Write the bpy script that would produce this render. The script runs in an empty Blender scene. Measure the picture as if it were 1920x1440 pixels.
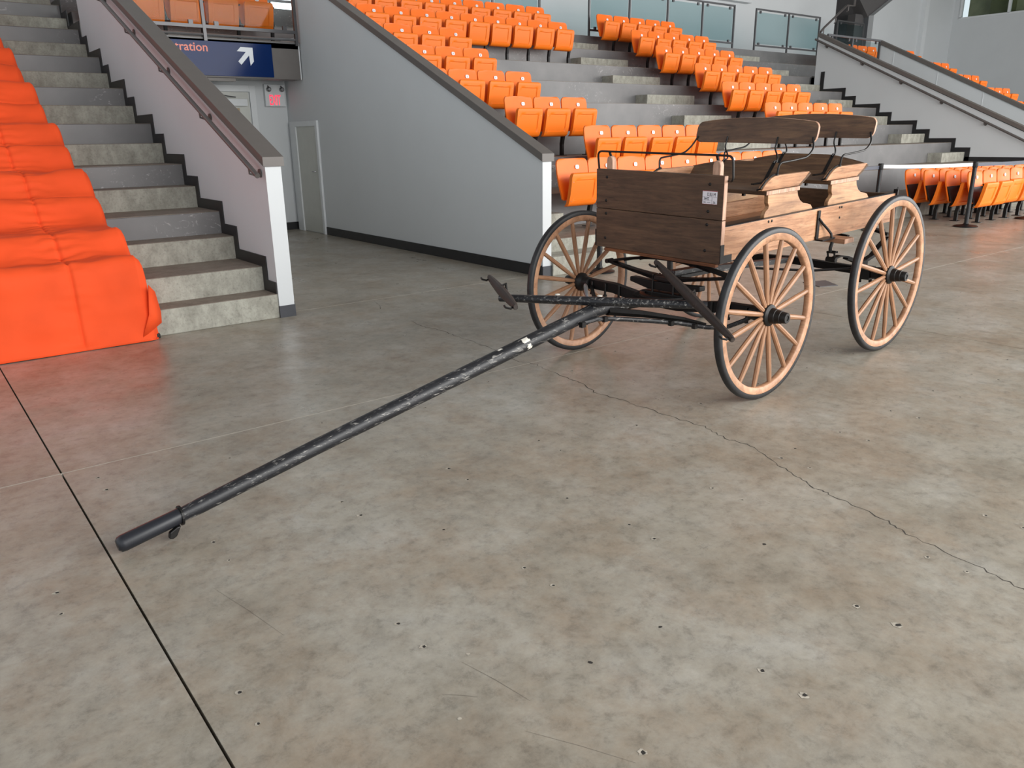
import bpy, math, random
from mathutils import Vector, Matrix
random.seed(7)
scene = bpy.context.scene
PI = math.pi

# ------------------------------------------------------------------ camera
CAM_H = 1.45
yaw, pitch, roll = 0.908100563, 0.308697082, -0.0142384998
def cam_axes():
    cy, sy, cp, sp = math.cos(yaw), math.sin(yaw), math.cos(pitch), math.sin(pitch)
    f = Vector((cy*cp, sy*cp, -sp)); r = Vector((sy, -cy, 0)); u = r.cross(f)
    c, s = math.cos(roll), math.sin(roll)
    return c*r + s*u, -s*r + c*u, f
r_, u_, f_ = cam_axes()
cd = bpy.data.cameras.new('camera'); cam = bpy.data.objects.new('camera', cd)
scene.collection.objects.link(cam)
cam.matrix_world = Matrix(((r_.x, u_.x, -f_.x, 0), (r_.y, u_.y, -f_.y, 0), (r_.z, u_.z, -f_.z, CAM_H), (0, 0, 0, 1)))
cd.sensor_width = 36; cd.sensor_fit = 'HORIZONTAL'; cd.lens = 1464/1920*36
cd.clip_end = 200
scene.camera = cam

# ------------------------------------------------------------------ light
w = bpy.data.worlds.new('world'); scene.world = w; w.use_nodes = True
bg = w.node_tree.nodes['Background']; bg.inputs[0].default_value = (0.90, 0.95, 1.0, 1); bg.inputs[1].default_value = 1.0
def area(name, loc, target, sx, sy, power, col):
    l = bpy.data.lights.new(name, 'AREA'); l.shape = 'RECTANGLE'; l.size = sx; l.size_y = sy; l.energy = power; l.color = col
    o = bpy.data.objects.new(name, l); scene.collection.objects.link(o); o.location = loc
    o.rotation_euler = (Vector(target)-Vector(loc)).to_track_quat('-Z', 'Y').to_euler()
    return o
area('window_daylight', (15, -3.2, 3.2), (13, 8, -0.6), 30, 5.0, 3200, (1.0, 0.975, 0.94))
scene.view_settings.view_transform = 'Standard'; scene.view_settings.look = 'None'
scene.view_settings.exposure = 0.06; scene.view_settings.gamma = 1.0
scene.view_settings.use_curve_mapping = False

# ------------------------------------------------------------------ materials
def srgb(r, g, b):
    f = lambda c: ((c/255+0.055)/1.055)**2.4 if c > 10 else c/255/12.92
    return (f(r), f(g), f(b), 1)
def newmat(name):
    m = bpy.data.materials.new(name); m.use_nodes = True
    nt = m.node_tree; return m, nt, nt.nodes['Principled BSDF']
def tex(nt, scale, detail=4, rough=0.55, stretch=(1, 1, 1), kind='ShaderNodeTexNoise', dist=0):
    tc = nt.nodes.new('ShaderNodeTexCoord'); mp = nt.nodes.new('ShaderNodeMapping')
    mp.inputs['Scale'].default_value = stretch
    nt.links.new(tc.outputs['Object'], mp.inputs[0])
    n = nt.nodes.new(kind); n.inputs['Scale'].default_value = scale
    if kind == 'ShaderNodeTexNoise':
        n.inputs['Detail'].default_value = detail; n.inputs['Roughness'].default_value = rough; n.inputs['Distortion'].default_value = dist
    nt.links.new(mp.outputs[0], n.inputs['Vector'])
    return n
def ramp(nt, src, stops):
    r = nt.nodes.new('ShaderNodeValToRGB'); e = r.color_ramp.elements
    while len(e) < len(stops): e.new(0.5)
    for i, (p, c) in enumerate(stops):
        e[i].position = p; e[i].color = c if len(c) == 4 else (*c, 1)
    nt.links.new(src, r.inputs[0]); return r
def mixc(nt, fac, a, b, mode='MIX'):
    m = nt.nodes.new('ShaderNodeMix'); m.data_type = 'RGBA'; m.blend_type = mode
    for s, v in ((0, fac), (6, a), (7, b)):
        if hasattr(v, 'type') and hasattr(v, 'node'): nt.links.new(v, m.inputs[s])
        else: m.inputs[s].default_value = v
    return m.outputs[2]
def bump(nt, b, src, strength, dist=0.01):
    n = nt.nodes.new('ShaderNodeBump'); n.inputs['Strength'].default_value = strength; n.inputs['Distance'].default_value = dist
    nt.links.new(src, n.inputs['Height']); nt.links.new(n.outputs[0], b.inputs['Normal'])
def g(v): return (v, v, v, 1)

def mat_plain(name, col, rough=0.5, metal=0.0, var=0.12, scale=6, spec=0.5, bmp=0.0):
    m, nt, b = newmat(name)
    n = tex(nt, scale, 5)
    lo = tuple(c*(1-var) for c in col[:3])+(1,); hi = tuple(min(1, c*(1+var)) for c in col[:3])+(1,)
    r = ramp(nt, n.outputs[0], [(0.3, lo), (0.7, hi)])
    nt.links.new(r.outputs[0], b.inputs['Base Color'])
    b.inputs['Roughness'].default_value = rough; b.inputs['Metallic'].default_value = metal
    b.inputs['Specular IOR Level'].default_value = spec
    if bmp: bump(nt, b, n.outputs[0], bmp)
    return m
def mat_floor():
    m, nt, b = newmat('polished_concrete')
    a = tex(nt, 1.3, 12, 0.74, (1, 1, 1), dist=0.15)
    base = ramp(nt, a.outputs[0], [(0.32, srgb(128, 119, 106)), (0.44, srgb(146, 139, 126)), (0.56, srgb(157, 152, 141)), (0.68, srgb(166, 163, 155))])
    c = tex(nt, 2.1, 12, 0.74, (1.2, 1.0, 1), dist=0.1)
    rb = ramp(nt, c.outputs[0], [(0.46, g(0)), (0.72, g(0.75))])
    col = mixc(nt, rb.outputs[0], base.outputs[0], srgb(142, 124, 104))
    d = tex(nt, 16, 12, 0.8, (1, 1, 1), dist=0.2)
    rd = ramp(nt, d.outputs[0], [(0.36, g(0.72)), (0.48, g(1.0)), (0.62, g(1.12))])
    col = mixc(nt, 1.0, col, rd.outputs[0], 'MULTIPLY')
    e = tex(nt, 4.5, 10, 0.78, (1.0, 1.0, 1), dist=0.2)
    re_ = ramp(nt, e.outputs[0], [(0.36, g(0.84)), (0.5, g(0.99)), (0.62, g(1.06))])
    col = mixc(nt, 1.0, col, re_.outputs[0], 'MULTIPLY')
    nt.links.new(col, b.inputs['Base Color'])
    rr = ramp(nt, c.outputs[0], [(0.3, g(0.24)), (0.7, g(0.42))])
    nt.links.new(rr.outputs[0], b.inputs['Roughness'])
    b.inputs['Specular IOR Level'].default_value = 0.6
    bump(nt, b, d.outputs[0], 0.08, 0.004)
    return m
def mat_concrete(name, c0, c1, rough=0.85):
    m, nt, b = newmat(name)
    n = tex(nt, 9, 9, 0.7, (1, 1, 0.6)); r = ramp(nt, n.outputs[0], [(0.3, c0), (0.65, c1)])
    n2 = tex(nt, 55, 3, 0.6); r2 = ramp(nt, n2.outputs[0], [(0.25, g(0.75)), (0.5, g(1))])
    nt.links.new(mixc(nt, 1.0, r.outputs[0], r2.outputs[0], 'MULTIPLY'), b.inputs['Base Color'])
    b.inputs['Roughness'].default_value = rough
    bump(nt, b, n2.outputs[0], 0.25, 0.006)
    return m
def mat_riser():
    m, nt, b = newmat('grey_painted_riser')
    n = tex(nt, 1.6, 5); r = ramp(nt, n.outputs[0], [(0.35, srgb(102, 102, 103)), (0.65, srgb(118, 117, 117))])
    s = tex(nt, 7, 10, 0.75, (1, 1, 1.5), dist=2.2); rs = ramp(nt, s.outputs[0], [(0.575, g(0)), (0.62, g(0.5))])
    area_ = tex(nt, 0.8, 2); ra = ramp(nt, area_.outputs[0], [(0.5, g(0)), (0.6, g(1))])
    f = mixc(nt, 1.0, rs.outputs[0], ra.outputs[0], 'MULTIPLY')
    nt.links.new(mixc(nt, f, r.outputs[0], srgb(190, 190, 188)), b.inputs['Base Color'])
    b.inputs['Roughness'].default_value = 0.42
    return m
def mat_wood(name, dark, mid, light, axis='Y', rough=0.6, scale=1.0, knots=0.0):
    m, nt, b = newmat(name)
    st = {'X': (0.9, 11, 11), 'Y': (11, 0.9, 11), 'Z': (11, 11, 0.9)}[axis]
    st = tuple(s*scale for s in st)
    n = tex(nt, 3.0, 10, 0.72, st, dist=0.6)
    r = ramp(nt, n.outputs[0], [(0.30, dark), (0.50, mid), (0.68, light)])
    n2 = tex(nt, 4.0, 4, 0.6); r2 = ramp(nt, n2.outputs[0], [(0.28, g(0.72)), (0.62, g(1.05))])
    col = mixc(nt, 1.0, r.outputs[0], r2.outputs[0], 'MULTIPLY')
    st3 = tuple(s*4 for s in st)
    n3 = tex(nt, 3.0, 3, 0.5, st3); r3 = ramp(nt, n3.outputs[0], [(0.30, g(0.70)), (0.42, g(1))])
    col = mixc(nt, 1.0, col, r3.outputs[0], 'MULTIPLY')
    nt.links.new(col, b.inputs['Base Color'])
    b.inputs['Roughness'].default_value = rough
    bump(nt, b, n3.outputs[0], 0.15, 0.003)
    return m
def mat_chipped(name, base, chip, lo, hi, rough=0.5, stretch=(1.4, 8, 8)):
    m, nt, b = newmat(name)
    n = tex(nt, 6, 9, 0.75, stretch, dist=0.4)
    r = ramp(nt, n.outputs[0], [(lo, base), (hi, chip)])
    n2 = tex(nt, 3, 3); r2 = ramp(nt, n2.outputs[0], [(0.3, g(0.8)), (0.7, g(1.2))])
    nt.links.new(mixc(nt, 1.0, r.outputs[0], r2.outputs[0], 'MULTIPLY'), b.inputs['Base Color'])
    b.inputs['Roughness'].default_value = rough
    bump(nt, b, n.outputs[0], 0.2, 0.003)
    return m
def mat_emit(name, col, strength):
    m, nt, b = newmat(name)
    b.inputs['Base Color'].default_value = col
    b.inputs['Emission Color'].default_value = col; b.inputs['Emission Strength'].default_value = strength
    return m
def mat_glass(name, tint, gloss=0.12):
    m, nt, b = newmat(name)
    t = nt.nodes.new('ShaderNodeBsdfTransparent'); t.inputs[0].default_value = tint
    gl = nt.nodes.new('ShaderNodeBsdfGlossy'); gl.inputs['Roughness'].default_value = 0.04; gl.inputs[0].default_value = (0.9, 0.95, 0.95, 1)
    mx = nt.nodes.new('ShaderNodeMixShader'); mx.inputs[0].default_value = gloss
    nt.links.new(t.outputs[0], mx.inputs[1]); nt.links.new(gl.outputs[0], mx.inputs[2])
    nt.links.new(mx.outputs[0], nt.nodes['Material Output'].inputs[0])
    return m

M = {}
M['floor'] = mat_floor()
M['ceil'] = mat_plain('ceiling_paint', srgb(150, 150, 150), 0.8, var=0.03)
M['groove'] = mat_plain('dark_groove', srgb(38, 35, 33), 0.9)
M['filler'] = mat_plain('joint_filler', srgb(176, 170, 158), 0.7, scale=30)
M['crack'] = mat_plain('crack_dark', srgb(62, 57, 52), 0.9, scale=60, var=0.4)
M['hole'] = mat_plain('hole_dark', srgb(40, 37, 34), 0.9)
M['chip'] = mat_plain('chipped_rim', srgb(172, 165, 152), 0.9, scale=90, var=0.35)
M['white'] = mat_plain('white_wall_paint', srgb(204, 208, 210), 0.55, var=0.02, scale=1.2)
M['whitetrim'] = mat_plain('white_trim_paint', srgb(215, 219, 221), 0.4, var=0.03)
M['doorpaint'] = mat_plain('pale_door_paint', srgb(196, 198, 192), 0.45, var=0.03)
M['cap'] = mat_plain('brown_grey_cap_paint', srgb(98, 93, 89), 0.4, var=0.05)
M['slabface'] = mat_plain('brown_grey_slab_paint', srgb(104, 100, 97), 0.4, var=0.05)
M['black_base'] = mat_plain('black_rubber_base', srgb(30, 30, 32), 0.45, var=0.2)
M['grey_base'] = mat_plain('dark_grey_base', srgb(58, 60, 66), 0.5)
M['riser'] = mat_riser()
M['tread'] = mat_concrete('worn_tread_concrete', srgb(110, 98, 88), srgb(138, 128, 116), 0.6)
M['block'] = mat_concrete('pale_step_concrete', srgb(132, 130, 120), srgb(174, 173, 162), 0.9)
M['rail'] = mat_plain('grey_painted_rail', srgb(95, 90, 88), 0.35, 0.2, 0.06)
M['steel'] = mat_plain('brushed_steel', srgb(150, 150, 152), 0.3, 0.9, 0.08)
M['darksteel'] = mat_plain('dark_steel_frame', srgb(88, 88, 90), 0.35, 0.5, 0.06)
M['glass'] = mat_glass('tinted_glass', (0.74, 0.83, 0.84, 1), 0.01)
M['clear'] = mat_glass('clear_glass', (0.88, 0.92, 0.92, 1), 0.006)
M['darkwall'] = mat_plain('dark_recess_grey', srgb(92, 90, 90), 0.6, var=0.05)  # one even dark grey on every surface of the recess
M['orange'] = mat_plain('orange_seat_plastic', (0.88, 0.165, 0.008, 1), 0.42, var=0.05, scale=3, spec=0.35)
M['orange2'] = mat_plain('orange_seat_pan_plastic', (0.90, 0.190, 0.010, 1), 0.46, var=0.05, scale=3, spec=0.35)
M['black'] = mat_plain('black_metal', srgb(18, 18, 19), 0.45, 0.3, 0.2)
M['plate'] = mat_plain('white_number_plate', srgb(225, 225, 228), 0.4, var=0.02)
M['ink'] = mat_plain('dark_ink', srgb(40, 38, 48), 0.7)
M['cloth'] = mat_plain('orange_cover_fabric', (0.84, 0.085, 0.018, 1), 0.75, var=0.08, scale=2.5, spec=0.25)
M['dkwood'] = mat_wood('weathered_dark_plank', srgb(58, 42, 30), srgb(84, 62, 45), srgb(104, 78, 57), 'Y', 0.6)
M['seatwood'] = mat_wood('weathered_seat_board', srgb(66, 48, 35), srgb(94, 69, 50), srgb(118, 90, 64), 'Y', 0.5)
M['oakx'] = mat_wood('worn_oak_long_grain', srgb(128, 86, 58), srgb(178, 130, 95), srgb(200, 156, 120), 'X', 0.55)
M['oaky'] = mat_wood('worn_oak_cross_grain', srgb(110, 76, 54), srgb(156, 114, 86), srgb(182, 140, 110), 'Y', 0.55)
M['oakz'] = mat_wood('end_grain_oak', srgb(140, 100, 78), srgb(190, 150, 126), srgb(208, 172, 148), 'Z', 0.6)
M['figured'] = mat_wood('figured_pine', srgb(126, 86, 58), srgb(184, 140, 102), srgb(206, 166, 126), 'X', 0.5, 0.42)
M['rust'] = mat_wood('rusty_stained_edge', srgb(70, 40, 22), srgb(112, 66, 36), srgb(140, 88, 50), 'Y', 0.7)
M['spoke'] = mat_wood('turned_spoke_wood', srgb(124, 88, 62), srgb(170, 126, 94), srgb(192, 150, 118), 'Z', 0.5)
M['rim'] = mat_wood('felloe_wood', srgb(140, 98, 70), srgb(180, 134, 102), srgb(200, 158, 126), 'Y', 0.5, 0.3)
M['tire'] = mat_plain('worn_black_tire', srgb(31, 31, 33), 0.5, 0, 0.35, 25, bmp=0.15)
M['iron'] = mat_plain('black_iron', srgb(22, 21, 21), 0.42, 0.1, 0.3, 20, spec=0.35)
M['ironflat'] = mat_plain('black_painted_gear', srgb(14, 13, 13), 0.55, 0.0, 0.3, 12, spec=0.25)
M['pole'] = mat_chipped('chipped_black_pole', srgb(28, 29, 33), srgb(150, 148, 144), 0.55, 0.65, 0.42, (2.4, 12, 12))
M['worn'] = mat_chipped('worn_brown_black', srgb(46, 38, 34), srgb(110, 98, 88), 0.58, 0.8, 0.55)
M['paint'] = mat_plain('white_paint_patch', srgb(205, 202, 192), 0.7, scale=60, var=0.2)
M['paper'] = mat_plain('white_paper_tag', srgb(222, 220, 226), 0.6, var=0.03)
M['red'] = mat_plain('red_print', srgb(170, 60, 70), 0.6)
M['blue'] = mat_plain('blue_sign_face', srgb(0, 36, 90), 0.16, var=0.03, spec=0.15)
M['salmon'] = mat_plain('salmon_lettering', srgb(232, 130, 110), 0.4, var=0.02)
M['signwhite'] = mat_plain('white_lettering', srgb(226, 232, 238), 0.4, var=0.02)
M['exitred'] = mat_emit('lit_exit_red', (1.0, 0.03, 0.08, 1), 1.2)
M['daywin'] = mat_emit('daylit_window', (0.9, 0.97, 1, 1), 2.2)
M['officewin'] = mat_plain('dim_office', srgb(150, 150, 120), 0.6)
M['officedark'] = mat_plain('office_cabinet', srgb(96, 98, 66), 0.6)
M['belt_lit'] = mat_plain('lit_white_belt', srgb(232, 236, 238), 0.5)  # light falling on this belt is put into its white colour
M['belt_dark'] = mat_plain('dark_belt', srgb(56, 60, 74), 0.5)

# ------------------------------------------------------------------ mesh helpers
C = scene.collection
class MB:
    def __init__(s): s.v = []; s.f = []
    def add(s, vs, fs, fn=None):
        n = len(s.v)
        s.v += [tuple(fn(*p)) if fn else tuple(p) for p in vs]
        s.f += [tuple(i+n for i in q) for q in fs]
        return s
    def box(s, x0, x1, y0, y1, z0, z1, fn=None):
        vs = [(x, y, z) for z in (z0, z1) for y in (y0, y1) for x in (x0, x1)]
        return s.add(vs, [(0, 2, 3, 1), (4, 5, 7, 6), (0, 1, 5, 4), (2, 6, 7, 3), (0, 4, 6, 2), (1, 3, 7, 5)], fn)
    def prism(s, poly, axis, a, b, fn=None, a2=None):
        # poly: list of 2D points in the plane normal to axis; a, b: scalars or callables of the point
        def p3(p, t):
            t = t(p) if callable(t) else t
            return {'x': (t, p[0], p[1]), 'y': (p[0], t, p[1]), 'z': (p[0], p[1], t)}[axis]
        n = len(poly)
        vs = [p3(p, a) for p in poly]+[p3(p, b) for p in poly]
        fs = [tuple(range(n))[::-1], tuple(range(n, 2*n))]+[(i, (i+1) % n, n+(i+1) % n, n+i) for i in range(n)]
        return s.add(vs, fs, fn)
    def tube(s, pts, r, seg=8, fn=None, flat=None, up=(0, 0, 1), closed=False):
        pts = [Vector(fn(*p)) if fn else Vector(p) for p in pts]; n = len(pts); base = len(s.v)
        rot = PI/4 if seg == 4 else 0
        prev = None
        for i, p in enumerate(pts):
            if closed: t = pts[(i+1) % n]-pts[i-1]
            else: t = pts[min(i+1, n-1)]-pts[max(i-1, 0)]
            t.normalize()
            if prev is None:
                side = t.cross(Vector(up))
                if side.length < 1e-3: side = t.cross(Vector((1, 0, 0)))
            else: side = prev - t*prev.dot(t)
            side.normalize(); prev = side; u = side.cross(t)
            ri = r[i] if isinstance(r, (list, tuple)) else r
            a, b = (ri*flat[0], ri*flat[1]) if flat else (ri, ri)
            for k in range(seg):
                th = 2*PI*k/seg+rot
                q = p+side*(math.cos(th)*a)+u*(math.sin(th)*b); s.v.append(tuple(q))
        m = n if closed else n-1
        for i in range(m):
            j = (i+1) % n
            for k in range(seg):
                s.f.append((base+i*seg+k, base+i*seg+(k+1) % seg, base+j*seg+(k+1) % seg, base+j*seg+k))
        if not closed:
            s.f.append(tuple(base+k for k in range(seg))[::-1]); s.f.append(tuple(base+(n-1)*seg+k for k in range(seg)))
        return s
    def lathe(s, prof, seg=24, axis='z', fn=None, closed=False):
        # prof: (radius, height)
        vs = []; fs = []; n = len(prof)
        for k in range(seg):
            t = 2*PI*k/seg; c, q = math.cos(t), math.sin(t)
            for (r, h) in prof:
                vs.append({'z': (r*c, r*q, h), 'y': (r*c, h, r*q), 'x': (h, r*c, r*q)}[axis])
        for k in range(seg):
            l = (k+1) % seg
            for i in range(n if closed else n-1):
                j = (i+1) % n
                fs.append((k*n+i, l*n+i, l*n+j, k*n+j))
        if not closed:
            fs.append(tuple(k*n for k in range(seg))); fs.append(tuple(k*n+n-1 for k in range(seg))[::-1])
        return s.add(vs, fs, fn)
    def mesh(s, name, mat, smooth=False, angle=40):
        me = bpy.data.meshes.new(name); me.from_pydata(s.v, [], s.f); me.validate()
        if mat: me.materials.append(mat)
        bm_fix(me)
        if smooth:
            me.shade_smooth(); me.set_sharp_from_angle(angle=math.radians(angle))
        return me
    def build(s, name, mat, parent=None, smooth=False, bevel=0, angle=40):
        o = bpy.data.objects.new(name, s.mesh(name, mat, smooth, angle)); C.objects.link(o)
        if parent: o.parent = parent
        if bevel:
            b = o.modifiers.new('bevel', 'BEVEL'); b.width = bevel; b.segments = 2; b.limit_method = 'ANGLE'
        return o
def bm_fix(me):
    import bmesh
    bm = bmesh.new(); bm.from_mesh(me); bmesh.ops.recalc_face_normals(bm, faces=bm.faces); bm.to_mesh(me); bm.free()
def link(name, me, parent=None, loc=(0, 0, 0), rot=(0, 0, 0)):
    o = bpy.data.objects.new(name, me); C.objects.link(o); o.location = loc; o.rotation_euler = rot
    if parent: o.parent = parent
    return o
def empty(name, loc=(0, 0, 0), rz=0):
    o = bpy.data.objects.new(name, None); C.objects.link(o); o.location = loc; o.rotation_euler = (0, 0, rz); o.empty_display_size = 0.2
    return o
def tag(o, label=None, cat=None, group=None, kind=None):
    for k, v in (('label', label), ('category', cat), ('group', group), ('kind', kind)):
        if v: o[k] = v
    return o
def text_geo(body, size, sx=1.0, bold=0.0):
    cu = bpy.data.curves.new('t', 'FONT'); cu.body = body; cu.size = size; cu.offset = bold; cu.resolution_u = 3
    ob = bpy.data.objects.new('t', cu); C.objects.link(ob)
    me = ob.to_mesh(); vs = [(v.co.x*sx, v.co.y) for v in me.vertices]; fs = [tuple(p.vertices) for p in me.polygons]
    ob.to_mesh_clear(); bpy.data.objects.remove(ob); bpy.data.curves.remove(cu)
    return vs, fs
def textobj(name, body, size, mat, fn, parent, sx=1.0, bold=0.0):
    vs, fs = text_geo(body, size, sx, bold)
    m = MB(); m.add([fn(*p) for p in vs], fs)
    me = bpy.data.meshes.new(name); me.from_pydata(m.v, [], m.f); me.materials.append(mat)
    return link(name, me, parent)

# ------------------------------------------------------------------ floor
YT = lambda k: 6.594+0.9427*k            # front edge of seating tier k
ZT = lambda k: 0.34+0.4054*k             # its height
STEP_Y = {1: 6.30, 2: 6.594, 3: 7.222, 4: 7.533, 5: 8.158, 6: 8.50, 7: 9.112, 8: 9.434, 9: 10.07, 10: 10.384, 11: 11.03, 12: 11.323, 13: 11.942, 14: 12.24, 15: 12.87, 16: 13.19, 17: 13.81, 18: 14.13, 19: 15.0}
floor = tag(empty('floor'), 'polished grey brown concrete floor of sawn slabs', None, None, 'structure')
bm = MB(); bm.box(-8, 45, -9, 18, -0.30, -0.028); bm.build('slab_bed', M['groove'], floor)
xs = [-8, 0.394, 5.96, 11.6, 17.2, 22.8, 45]; yy = [-9, -1.7, 3.868, 6.47, 8.9, 12.65]
gx = {0.394: 0.008, 5.96: 0.005}
for i in range(len(xs)-1):
    for j in range(len(yy)-1):
        if i >= 4 and j > 2: continue
        a = gx.get(xs[i], 0.003)/2; b = gx.get(xs[i+1], 0.003)/2
        c = 0.0022 if yy[j] == 3.868 else 0.002; d = 0.0022 if yy[j+1] == 3.868 else 0.002
        bm = MB(); bm.box(xs[i]+a, xs[i+1]-b, yy[j]+c, yy[j+1]-d, -0.028, 0)
        bm.build('slab', M['floor'], floor)
bm = MB(); bm.box(-8, 22, 3.8655, 3.8705, -0.02, 0.0004); bm.build('joint_filler', M['filler'], floor)
bm = MB(); bm.box(2.6, 22, 6.4675, 6.4725, -0.02, 0.0004); bm.build('joint_filler', M['filler'], floor)
def ribbon(pts, w, mat, name, z=0.0006):
    m = MB(); n = len(pts); vs = []
    for i, (x, y) in enumerate(pts):
        ax, ay = pts[max(i-1, 0)]; bx, by = pts[min(i+1, n-1)]
        dx, dy = bx-ax, by-ay; l = math.hypot(dx, dy) or 1
        ww = w*random.uniform(0.25, 1.2) if 0 < i < n-1 else 0.0003
        vs += [(x-dy/l*ww, y+dx/l*ww, z), (x+dy/l*ww, y-dx/l*ww, z)]
    m.add(vs, [(2*i, 2*i+1, 2*i+3, 2*i+2) for i in range(n-1)]); return m.build(name, mat, floor)
M['scratch'] = mat_plain('scratch_tone', srgb(112, 104, 95), 0.8)
def jag(pts, sub=7, amp=0.011):
    out = []
    for i in range(len(pts)-1):
        (x0, y0), (x1, y1) = pts[i], pts[i+1]
        for k in range(sub):
            t = k/sub; out.append((x0+(x1-x0)*t+random.uniform(-amp, amp), y0+(y1-y0)*t+random.uniform(-amp, amp)*0.4))
    out.append(pts[-1]); return out
crack = [(3.219, 5.471), (3.198, 5.191), (3.235, 5.016), (3.214, 4.765), (3.211, 4.454), (3.184, 4.226), (3.144, 3.938), (3.185, 3.819), (3.147, 3.641), (3.147, 3.487), (3.133, 3.325), (3.063, 3.113), (3.088, 2.964), (3.085, 2.797), (3.088, 2.568), (3.102, 2.367), (3.052, 2.195), (3.068, 2.036), (2.987, 1.877), (2.931, 1.73), (2.87, 1.602), (2.869, 1.515), (2.823, 1.264), (2.781, 1.16), (2.739, 0.897), (2.70, 0.733), (2.66, 0.4), (2.6, -0.3)]
ribbon(jag(crack), 0.0026, M['crack'], 'crack')
ribbon(jag([(3.396, 6.40), (3.33, 6.2), (3.256, 6.047)], 5), 0.002, M['crack'], 'crack')
for (a, b) in (((1.02, 1.27), (1.16, 1.02)), ((1.0, 1.45), (0.93, 1.52)), ((0.62, 2.45), (0.70, 2.05)), ((1.05, 1.6), (1.1, 1.35))):
    ribbon([a, ((a[0]+b[0])/2+0.004, (a[1]+b[1])/2), b], 0.0010, M['scratch'], 'scratch')
# old seat-anchor holes left in regular pairs
def disc(cx, cy, r, z, n=11, j=0.38):
    return [(cx+math.cos(2*PI*k/n)*r*random.uniform(1-j, 1+j), cy+math.sin(2*PI*k/n)*r*random.uniform(1-j, 1+j), z) for k in range(n)]
hn = 0
big = {(1.69, 1.035), (1.69, 0.90), (2.18, 1.035), (2.18, 0.9)}
for (ya, yb, hx, hs) in ((0.90, 1.035, 0.214, 0.4915), (1.73, 1.88, 0.495, 0.5095), (2.61, 2.77, 0.19, 0.532), (3.55, 3.71, 0.506, 0.55)):
    for i in range(0, 17):
        for yv in (ya, yb):
            x = hx+hs*i+random.uniform(-0.008, 0.008); y = yv+random.uniform(-0.008, 0.008)
            if yv > 3 and random.random() < 0.35: continue
            r = random.uniform(0.008, 0.0115)*(1.35 if yv < 1.1 and 1.6 < x < 2.3 else 1)
            m = MB(); a = disc(x, y, r, 0.0008); m.add(a, [tuple(range(len(a)))])
            o = m.build('anchor_hole', M['chip'], floor)
            m = MB(); a = disc(x+r*0.25, y-r*0.2, r*0.55, 0.0014, 7); m.add(a, [tuple(range(len(a)))])
            m.build('hole_core', M['hole'], o); hn += 1
for (x, y) in ((1.337, 1.364), (1.197, 1.031), (0.913, 1.414), (1.084, 1.618), (1.62, 1.35), (2.3, 1.45), (3.2, 1.9), (2.0, 2.2), (1.45, 2.3), (0.7, 1.3)):
    m = MB(); a = disc(x, y, 0.006, 0.0008, 7, 0.4); m.add(a, [tuple(range(len(a)))]); m.build('chip_mark', M['chip' if x < 1.3 else 'hole'], floor)

m = MB(); m.prism([(6.99, 4.07), (7.08, 4.31), (7.34, 4.22), (7.18, 3.99)], 'z', 0.0005, 0.006)
tag(m.build('floor_plate', M['darksteel']), 'dark square metal cover plate lying on the floor behind the wagon front wheel', 'cover plate')

m = MB(); m.box(-8, 45, -6, 19.5, 10.0, 10.2)
tag(m.build('ceiling', M['ceil']), 'high pale ceiling of the arena', None, None, 'structure')
# ------------------------------------------------------------------ sloping walls
def wallprism(name, x0, x1, poly, mat=None, label=None):
    m = MB(); m.prism(poly, 'x', x0, x1)
    return tag(m.build(name, mat or M['white']), label, None, None, 'structure')
def cap(parent, x0, x1, y0, z0, y1, z1, t=0.075, ov=0.022):
    m = MB(); m.prism([(y0-0.02, z0-0.0), (y1, z1-0.0), (y1, z1+t), (y0-0.02, z0+t)], 'x', x0-ov, x1+ov)
    return m.build('wall_cap', M['cap'], parent, bevel=0.003)
w1 = wallprism('wall_left', 2.452, 2.585, [(6.315, 0), (12.65, 0), (12.65, 2.29), (12.1, 2.29), (12.1, 3.73), (6.315, 1.235)], label='white sloping wall beside the concrete stairs at left')
cap(w1, 2.452, 2.585, 6.315, 1.235, 12.1, 3.73)
w2 = wallprism('wall_middle', 5.378, 5.498, [(6.33, 0), (12.75, 0), (12.75, 2.9), (12.1, 2.9), (12.1, 3.82), (6.33, 1.185)], label='tall grey white sloping wall between passage and orange seats')
cap(w2, 5.378, 5.498, 6.33, 1.185, 12.1, 3.82, 0.08)
w3 = wallprism('wall_right', 19.5, 19.63, [(6.2, 0), (12.12, 0), (12.12, 3.72), (6.2, 0.98)], label='long white sloping wall with handrail at the right of the stands')
cap(w3, 19.5, 19.63, 6.2, 0.99, 12.12, 3.73, 0.085, 0.03)
w4 = wallprism('wall_far_right', 22.32, 22.45, [(5.9, 0), (14, 0), (14, 2.8), (12.02, 2.8), (12.02, 3.70), (5.9, 0.80)], label='farthest white sloping wall with dark cap at right')
cap(w4, 22.32, 22.45, 5.9, 0.80, 12.02, 3.70, 0.10, 0.03)
for y in (11.56, 10.32, 9.12, 7.9):
    z = 0.80+(y-5.9)*0.4739
    m = MB(); m.box(22.314, 22.32, y-0.007, y+0.007, 2.0 if y > 9.5 else 0.4, z); m.build('panel_joint', M['whitetrim'], w4)
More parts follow.
